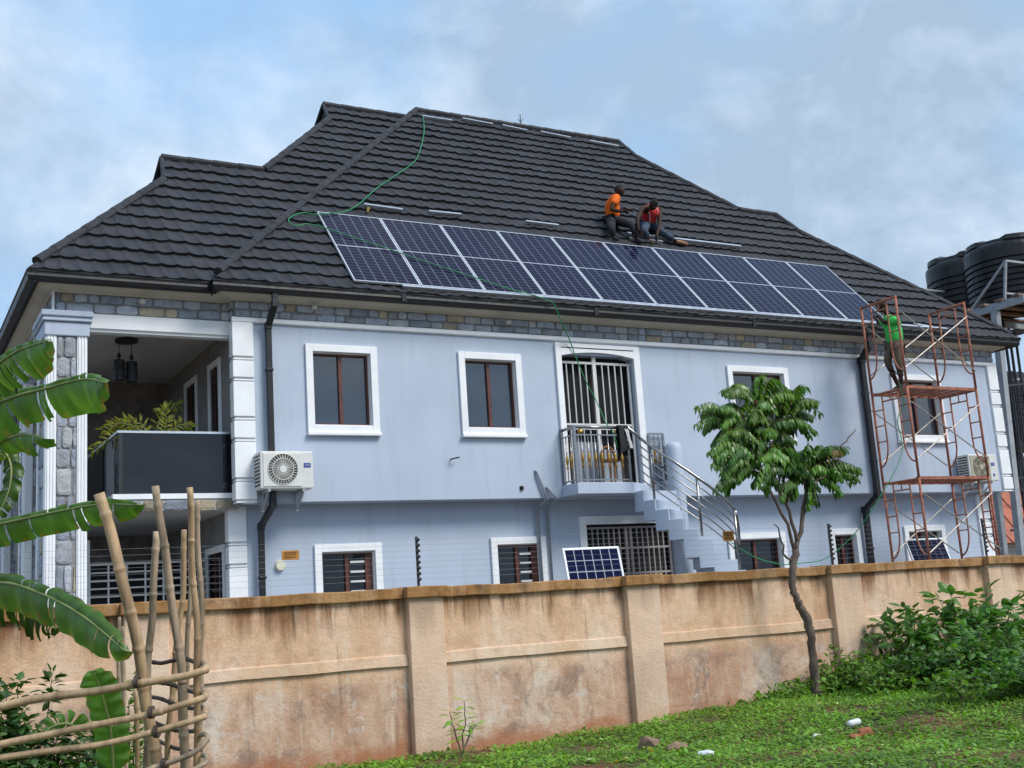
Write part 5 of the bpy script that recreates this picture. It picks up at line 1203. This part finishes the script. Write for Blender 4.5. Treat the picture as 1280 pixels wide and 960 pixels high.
# ---- potted palm on the balcony
pm = empty('potted_palm', (-1.0, .8, 3.45), 'yellow-green palm in a pot behind the dark balcony glass', 'palm plant')
q = MB(); q.lathe((-1.0, .85, 3.445), [(.14, 0), (.2, .3), (.22, .32), (.19, .32)], 16); q.build('pot', MT['ceramic'], pm)
lf = MB(); stem = MB(); base_ = np.array((-1.0, .85, 3.8))
for pts in ([(195, 560), (196, 535), (205, 512), (222, 508)], [(190, 560), (175, 535), (150, 528), (132, 536)], [(188, 560), (165, 545), (140, 545), (118, 560)], [(198, 560), (212, 540), (225, 530), (238, 534)], [(192, 560), (178, 530), (160, 526), (143, 530)], [(200, 560), (206, 538), (208, 522), (203, 512)]):
    dy = rng.uniform(-.15, .25); P_ = [base_]+[PY(x, y, .85+dy*i/3) for i, (x, y) in enumerate(pts)]; path = []
    for s in np.linspace(0, 1, 16): i = min(int(s*4), 3); u_ = s*4-i; path.append(P_[i]+(P_[i+1]-P_[i])*u_)
    stem.tube(path, taper(16, .012, .004), 5); P, D = [], []
    for i in range(5, 16):
        d = unit(path[i]-path[i-1]); sd = unit(np.cross(d, (0, 1, .2)))
        for s in (-1, 1):
            for _ in range(2): P.append(path[i]+d*rng.uniform(0, .03)); D.append(sd*s*.8+d*.8+rng.normal(0, .12, 3)-np.array((0, 0, .15)))
    P, D = np.array(P), np.array(D); L = rng.uniform(.11, .18, len(P)); leaf_fan(lf, P, D, np.tile((0, -1., .5), (len(P), 1)), L, np.full(len(P), .011), .25, rcol(len(P), .7, 1.3, .12))
stem.build('stem', MT['midrib'], pm); lf.build('frond', MT['palm'], pm, fix=False)
# pendant lamp in the porch
a = PY(158, 427, 1.3); lp = empty('pendant_lamp', (a[0], 1.3, 6.03), 'dark pendant lamp with two drum shades hanging in the porch', 'lamp')
q = MB(); q.lathe((a[0], 1.3, 5.98), [(.17, 0), (.17, .045)], 20); q.build('ceiling_plate', MT['blacksteel'], lp)
for dx, dz in ((-.11, -.30), (.075, -.32)):
    q = MB(); q.tube([(a[0]+dx, 1.3, 6.0), (a[0]+dx, 1.3, 5.98+dz+.12)], .006, 5); q.lathe((a[0]+dx, 1.3, 5.98+dz+.04), [(.012, 0), (.035, .04), (.012, .09)], 10); q.build('cord', MT['blacksteel'], lp)
    q = MB(); pr = []
    for i in range(4): pr += [(.088, -.32+i*.08), (.088, -.26+i*.08), (.078, -.258+i*.08), (.078, -.242+i*.08)]
    q.lathe((a[0]+dx, 1.3, 5.98+dz+.02), pr+[(.02, 0)], 16); q.build('lamp_shade', MT['blacksteel'], lp)
# ---- banana plant
bp = PD(-95, 900, 6.6); bz = float(gz(bp[0], bp[1])); bn = empty('banana_plant', (bp[0], bp[1], bz), 'banana plant with big torn green leaves at the left picture edge', 'banana plant')
crown0 = PD(-90, 640, 6.6); q = MB(); q.tube([(bp[0], bp[1], bz-.05), (bp[0]+.02, bp[1], bz+.8), tuple(crown0), tuple(crown0+np.array((.02, 0, .5)))], [.13, .115, .09, .04], 14); q.build('stem', MT['midrib'], bn, smooth=True)
def banana_leaf(pts, dep, wu, wd, seed, curl=.25, tears=6, drop=.35, up0=None, shade=1., stalk=True):
    """pts: midrib pixels; dep: depth at both ends (m); wu/wd: blade width above/below in metres"""
    r = np.random.default_rng(seed); n = 48; s = np.linspace(0, 1, n+1)
    k = np.linspace(0, 1, len(pts)); M3 = np.array([PD(x, y, dep[0]+(dep[1]-dep[0])*t_) for (x, y), t_ in zip(pts, k)])
    # smooth midrib
    ss = np.linspace(0, len(pts)-1, n+1); mid = []
    for t_ in ss:
        i = min(int(t_), len(pts)-2); u_ = t_-i; p0, p1, p2, p3 = M3[max(i-1, 0)], M3[i], M3[i+1], M3[min(i+2, len(pts)-1)]
        mid.append(.5*((2*p1)+(p2-p0)*u_+(2*p0-5*p1+4*p2-p3)*u_*u_+(3*p1-p0-3*p2+p3)*u_**3))
    mid = np.array(mid); tang = np.gradient(mid, axis=0); tang /= np.linalg.norm(tang, axis=1, keepdims=True)
    lf = MB(); lf.usecol = True; nw = 6
    view = -FX
    for side, W in ((1, wu), (-1, wd)):
        cuts = np.sort(r.choice(np.arange(5, n-1), tears, replace=False)) if tears else np.array([], int)
        bounds = [0, *cuts.tolist(), n]
        for a_, b_ in zip(bounds[:-1], bounds[1:]):
            dr = drop*r.uniform(.5, 1.5); ln = r.uniform(.88, 1.08); vs = []; sk = r.normal(0, .05)
            for i in range(a_, b_+1):
                t_ = i/n; prof = min(1, (t_/.10)**.6)*min(1, ((1-t_)/.22)**.55+.02); e = side*np.cross(view, tang[i]); e = e/np.linalg.norm(e); nn = np.cross(tang[i], e)*side
                edge = 1.0
                if (i == a_ and a_ > 0) or (i == b_ and b_ < n): edge = .93
                for j in range(nw+1):
                    q_ = j/nw; w = W*prof*q_*ln*edge; rip = .012*math.sin(i*1.15+seed)*q_
                    vs.append(mid[i]+e*w*math.cos(dr*q_)+nn*(.10*W*math.sin(q_*2.4)+rip-W*math.sin(dr*q_)*q_*.9)*1.0+tang[i]*(w*(.18+sk)+(.008 if (i == a_ and a_ > 0) else 0))+np.array((0, 0, -1.))*W*curl*q_*q_*prof)
            c = shade*r.uniform(.85, 1.15); lf.ccol = (c*1.02, c, c*.9, 1); m_ = nw+1
            b0_ = len(lf.f); lf.add(vs, [(x*m_+j, x*m_+j+1, (x+1)*m_+j+1, (x+1)*m_+j) for x in range(b_-a_) for j in range(nw)])
            for fi in range(b0_, len(lf.f)):
                jj = (fi-b0_) % nw
                if (jj == nw-1 and r.random() < .22) or (jj == nw-2 and r.random() < .05): lf.col[fi] = (2.2*c, .9*c, 1.1*c, 1)
                else: w_ = 1+.10*math.sin((fi-b0_)//nw*1.9+seed)+r.uniform(-.05, .05); lf.col[fi] = (c*1.02*w_, c*w_, c*.9*w_, 1)
    o = lf.build('leaf', MT['banana'], bn, smooth=True, fix=False)
    md = MB(); pth = [p-FX*.004 for p in mid]
    if stalk: pth = [crown0*.5+pth[0]*.5, *pth]; 
    md.tube(pth, taper(len(pth), .011, .003), 6); md.build('midrib', MT['midrib'], o, smooth=True)
banana_leaf([(-70, 520), (-20, 470), (20, 440), (60, 426)], (6.4, 5.8), 0.041, 0.146, 1, tears=9, shade=.95)
banana_leaf([(-70, 545), (0, 503), (60, 485), (105, 474), (132, 478)], (6.4, 5.7), 0.045, 0.146, 2, tears=8, shade=1.0)
banana_leaf([(-60, 570), (0, 552), (28, 543), (54, 548)], (6.5, 6.0), 0.018, 0.103, 3, tears=7, drop=.7, shade=1.05)
banana_leaf([(-50, 545), (-12, 550), (12, 575), (12, 610), (-4, 648)], (6.6, 6.4), 0.063, 0.060, 4, tears=6, shade=.6)
banana_leaf([(-70, 668), (0, 655), (60, 642), (120, 631), (174, 631)], (6.5, 6.0), 0.041, 0.107, 5, tears=6, shade=1.1)
banana_leaf([(-70, 740), (0, 728), (52, 742), (104, 770), (156, 813)], (6.4, 5.5), 0.072, 0.129, 6, tears=6, shade=.95)
banana_leaf([(-70, 735), (0, 752), (40, 765), (68, 785)], (6.6, 6.5), 0.027, 0.129, 7, tears=12, drop=.6, shade=.4)
banana_leaf([(142, 965), (139, 915), (128, 868), (117, 838)], (6.6, 6.5), 0.117, 0.095, 8, tears=1, shade=1.35, curl=.05, drop=.2, stalk=False)
banana_leaf([(105, 918), (88, 905), (66, 908), (46, 926)], (6.0, 5.85), 0.027, 0.086, 9, tears=11, drop=.5, shade=1.25, stalk=False)
# ---- bamboo enclosure
bb = empty('bamboo_fence', tuple(PD(215, 1010, 6.2)), 'rough enclosure of upright bamboo poles tied with bent bamboo rails', 'bamboo fence')
def bamboo(path, r0, r1, mat, name, node=.26, seed=0, n=10, split=False):
    r = np.random.default_rng(seed); P = np.array(path, float); seg = np.r_[0, np.cumsum(np.linalg.norm(np.diff(P, axis=0), axis=1))]; T_ = seg[-1]; out, rad = [], []
    marks = [node*.4]
    while marks[-1] < T_: marks.append(marks[-1]+node*r.uniform(.7, 1.3))
    st_ = sorted(set([0, T_]+[m+d_ for m in marks for d_ in (-.02, -.008, 0., .008, .02) if 0 < m+d_ < T_]+list(np.arange(.05, T_, .06))))
    mk = np.array(marks)
    for s in st_:
        out.append([np.interp(s, seg, P[:, k])+.006*math.sin(s*(5+k*1.7)+seed*1.3+k)+.004*math.sin(s*11+seed*2.1+k*2) for k in range(3)]); b_ = r0+(r1-r0)*s/T_; dd = np.min(np.abs(mk-s)); rad.append(b_*(1.16 if dd < .001 else 1.10 if dd < .009 else .97 if dd < .021 else 1.0))
    q_ = MB(); q_.tube(out, rad, n); return q_.build(name, mat, bb, smooth=True)
def bz_(pts, d0, d1, m=8):
    k = np.linspace(0, 1, len(pts)); xs_, ys_ = [p[0] for p in pts], [p[1] for p in pts]; return [PD(np.interp(t_, k, xs_), np.interp(t_, k, ys_), d0+(d1-d0)*t_) for t_ in np.linspace(0, 1, m*(len(pts)-1)+1)]
rpx = lambda w, d_: w*d_/FPX/2
POLES = [([(124, 617), (150, 715), (178, 830), (201, 1000)], 5.85, 16, 18, 'bamboo'), ([(194, 664), (191, 760), (187, 825), (181, 1000)], 6.9, 11, 12, 'bamboogrey'), ([(194, 607), (207, 690), (218, 761), (226, 850), (234, 1000)], 6.3, 11, 15, 'bamboogrey'),
         ([(238, 608), (241, 690), (246, 840), (249, 1000)], 6.35, 9.5, 11, 'bamboo'), ([(247, 626), (249, 720), (252, 830), (250, 990)], 6.6, 8, 9, 'bamboogrey'), ([(231, 664), (226, 757), (216, 870), (204, 990)], 6.95, 8, 9, 'bamboo'), ([(237, 700), (236, 780), (235, 830), (230, 990)], 6.8, 7, 8, 'bamboogrey'),
         ([(148, 770), (150, 850), (152, 990)], 7.4, 5, 6, 'bamboogrey'), ([(155, 784), (155, 860), (156, 990)], 7.3, 6, 6, 'bamboogrey'), ([(170, 862), (171, 920), (172, 990)], 6.7, 7, 7, 'bamboo')]
for i, (pts, d_, w0, w1, mt) in enumerate(POLES): bamboo(bz_(pts, d_, d_), rpx(w0*.84, d_), rpx(w1*.82, d_), MT[mt], 'pole', seed=i)
RAILS = [([(-60, 891), (0, 882), (131, 862), (169, 855), (234, 844), (254, 838), (259, 832), (255, 830)], 14, 10), ([(-60, 942), (0, 932), (87, 913), (187, 892), (238, 879), (254, 874), (258, 868), (253, 866)], 12, 10),
         ([(-60, 958), (0, 948), (117, 931), (199, 915), (240, 903), (256, 895), (258, 888), (252, 886)], 11, 9), ([(150, 975), (192, 961), (234, 946), (250, 935), (257, 925), (256, 918), (250, 915)], 9, 8), ([(205, 985), (235, 968), (254, 955), (258, 945), (252, 940)], 8, 7)]
for i, (pts, w0, w1) in enumerate(RAILS):
    dd = [5.6]*(len(pts)-2)+[6.1, 6.5]; path = []
    for k in range(len(pts)-1):
        for t_ in np.linspace(0, 1, 7)[:-1]: path.append(PD(pts[k][0]+(pts[k+1][0]-pts[k][0])*t_, pts[k][1]+(pts[k+1][1]-pts[k][1])*t_, dd[k]+(dd[k+1]-dd[k])*t_))
    bamboo(path, rpx(w0*.82, 5.6), rpx(w1*.8, 5.6), MT['bamboo' if i < 3 else 'bamboogrey'], 'rail', .42, 30+i)
for i, pts in enumerate(([(175, 823), (200, 828), (220, 827), (236, 824), (252, 827)], [(190, 850), (212, 857), (236, 862), (254, 866)], [(190, 872), (215, 879), (238, 884), (253, 886)], [(190, 903), (215, 911), (238, 915), (250, 915)], [(196, 925), (218, 935), (238, 940), (252, 940)])): bamboo(bz_(pts, 7.1, 6.5), rpx(5, 7), rpx(5, 7), MT['bamboodark'], 'back_cane', .4, 50+i)
for x, y in ((171, 854), (189, 892), (195, 916), (205, 957)):
    c_ = PD(x, y, 5.6); q = MB(); a_tie = []
    q.tube([c_+RX*(.0045*a/PI-.012)+UX*(.027*math.sin(a)+.006)+FX*(.027*math.cos(a)) for a in np.linspace(0, 6*PI, 40)], .004, 4, cap=False)
    q.build('tie', MT['bamboodark'], bb)
# ---- bushes behind the bamboo
def bush_at(px, depth, label, rad, h, nst, nl, ls, mat, br=1., asp=.3):
    p = PD(px, 900, depth); shrub((p[0], p[1], float(gz(p[0], p[1]))-.05), label, rad, h, nst, nl, ls, mat, bright=br, asp=asp)
bush_at(30, 8.6, 'dark dense bush behind the bamboo rails', .62, 1.35, 70, 60, .09, MT['shrub'], .55); bush_at(-60, 8.8, 'dark bush at the far left behind the banana stem', .7, 1.25, 60, 60, .09, MT['shrub'], .55)
bush_at(80, 7.8, 'low undergrowth bush below the bamboo rails', .75, .75, 70, 50, .08, MT['shrub'], .6); bush_at(160, 8.4, 'creeper-like bush behind the bamboo poles', .24, 1.3, 24, 40, .06, MT['weed'], .6); bush_at(185, 7.6, 'small weedy bush at the foot of the bamboo poles', .4, .55, 40, 36, .07, MT['weed'], .7)
gx, gy = scatter(9000, (-6.5, -1.6), (-12.5, -5.1), lambda x, y: x*0+1); P = np.stack([gx, gy, gz(gx, gy)+rng.uniform(0, .15, len(gx))], 1); D = rdir(len(gx), .7); L = rng.uniform(.06, .16, len(gx))
k = np.hypot(P[:, 0]-CAM[0], P[:, 1]-CAM[1]) > 3; g = MB(); leaf_fan(g, P[k], D[k], rdir(k.sum(), 1), L[k], L[k]*.16, .3, rcol(int(k.sum()), .5, 1.1, .15)); tag(g.build('undergrowth', MT['weed'], None, fix=False), kind='stuff')
# ------------------------------------------------------------------ neighbours
def neighbour(c, w, d, h, rot, label, ridge):
    o = empty('neighbour_house', tuple(c), label, 'house', 'neighbouring houses with red roofs'); q = MB(); q.box(-w/2, w/2, -d/2, d/2, -.5, h); q.build('wall', MT['housewall'], o, local=True)
    q = MB(); e = .5; a = [(-w/2-e, -d/2-e, h), (w/2+e, -d/2-e, h), (w/2+e, d/2+e, h), (-w/2-e, d/2+e, h), (-w/2+d*.25, 0, h+ridge), (w/2-d*.25, 0, h+ridge)]; q.add(a, [(0, 1, 5, 4), (1, 2, 5), (2, 3, 4, 5), (3, 0, 4), (0, 3, 2, 1)])
    for i in range(24):
        t_ = -w/2+w*(i+.5)/24; f_ = 1-max(0, abs(t_)-(w/2-d*.25))/(d*.25+e); q.bar((t_, -d/2-e, h+.04), (t_, (-d/2-e)*(1-f_), h+ridge*f_+.04), .09, .06)
    q.build('roof', MT['redroof'], o, local=True); q = MB()
    for x in (-w*.3, 0, w*.3): q.box(x-.6, x+.6, -d/2-.02, -d/2, h*.35, h*.75)
    q.build('window', MT['blackglass'], o, local=True); o.rotation_euler.z = rot
p = PD(1300, 700, 62); neighbour((p[0], p[1], 0), 16, 9, 3.2, -.45, 'red-roofed house far behind the tank tower', 3.6)
p = PD(-60, 740, 70); neighbour((p[0], p[1], 0), 14, 9, 4.0, .5, 'dull red-roofed house beyond the left porch columns', 2.8)
# ------------------------------------------------------------------ sky, sun
EL, AZ = 46., 150.      # sun height and compass bearing (clockwise from +Y)
W = bpy.data.worlds.new('World'); S.world = W; W.use_nodes = True; nt = W.node_tree; bg = nt.nodes['Background']
sky = N(nt, 'ShaderNodeTexSky', sky_type='NISHITA'); sky.sun_disc = False; sky.sun_elevation = math.radians(EL); sky.sun_rotation = math.radians(AZ); sky.air_density = 1.0; sky.dust_density = 1.5; sky.ozone_density = 1.5
tc = N(nt, 'ShaderNodeTexCoord'); mp = N(nt, 'ShaderNodeMapping'); nt.links.new(tc.outputs['Generated'], mp.inputs['Vector']); mp.inputs['Scale'].default_value = (1, 1, 1.35)
def dirblob(px, py, sx, off=0):
    d = ray(px, py); d = d/np.linalg.norm(d); v = N(nt, 'ShaderNodeVectorMath', operation='DISTANCE'); nt.links.new(tc.outputs['Generated'], v.inputs[0]); v.inputs[1].default_value = tuple(d)
    m_ = N(nt, 'ShaderNodeMapRange', interpolation_type='SMOOTHSTEP'); m_.inputs[1].default_value = sx; m_.inputs[2].default_value = 0; nt.links.new(v.outputs['Value'], m_.inputs[0]); return m_.outputs[0]
n1 = noise(nt, mp.outputs[0], 5.2, 7, .5, .1); n2 = noise(nt, mp.outputs[0], 2.2, 5, .5, 0.); n3 = noise(nt, mp.outputs[0], 7.5, 8, .58, .2)
bl = mth(nt, 'ADD', mth(nt, 'MULTIPLY', dirblob(90, 220, .22), .20), mth(nt, 'MULTIPLY', dirblob(1060, 330, .24), .22)); bl = mth(nt, 'ADD', bl, mth(nt, 'MULTIPLY', dirblob(900, 60, .45), .14)); bl = mth(nt, 'SUBTRACT', bl, mth(nt, 'MULTIPLY', dirblob(150, 20, .28), .16)); bl = mth(nt, 'SUBTRACT', bl, mth(nt, 'MULTIPLY', dirblob(-10, 330, .13), .14))
cov = mth(nt, 'ADD', mth(nt, 'ADD', mth(nt, 'MULTIPLY', n1, .62), mth(nt, 'MULTIPLY', n2, .38)), bl)
cf = ramp(nt, cov, [(.42, .15), (.52, .58), (.62, .95)])
shade = ramp(nt, mth(nt, 'ADD', mth(nt, 'MULTIPLY', n3, .5), mth(nt, 'MULTIPLY', n2, .5)), [(.42, (2.9, 3.8, 4.9)), (.5, (4.1, 5.05, 6.2)), (.58, (5.9, 6.6, 7.4))])
blue = mix(nt, .80, sky.outputs[0], (2.7, 4.8, 7.6))
nt.links.new(mix(nt, cf, blue, shade), bg.inputs['Color']); bg.inputs['Strength'].default_value = .106
sl_ = bpy.data.lights.new('sun', 'SUN'); so = bpy.data.objects.new('sun', sl_); COL.objects.link(so); sl_.energy = 2.3; sl_.angle = math.radians(24); sl_.color = (1, .96, .90)
sd = Vector((math.sin(math.radians(AZ))*math.cos(math.radians(EL)), math.cos(math.radians(AZ))*math.cos(math.radians(EL)), math.sin(math.radians(EL)))); so.rotation_euler = sd.to_track_quat('Z', 'Y').to_euler()
S.view_settings.view_transform = 'Standard'; S.view_settings.look = 'None'; S.view_settings.exposure = 0.46; S.view_settings.gamma = 1
S.render.engine = 'CYCLES'; S.cycles.use_denoising = True; S.cycles.max_bounces = 6; S.cycles.transparent_max_bounces = 6
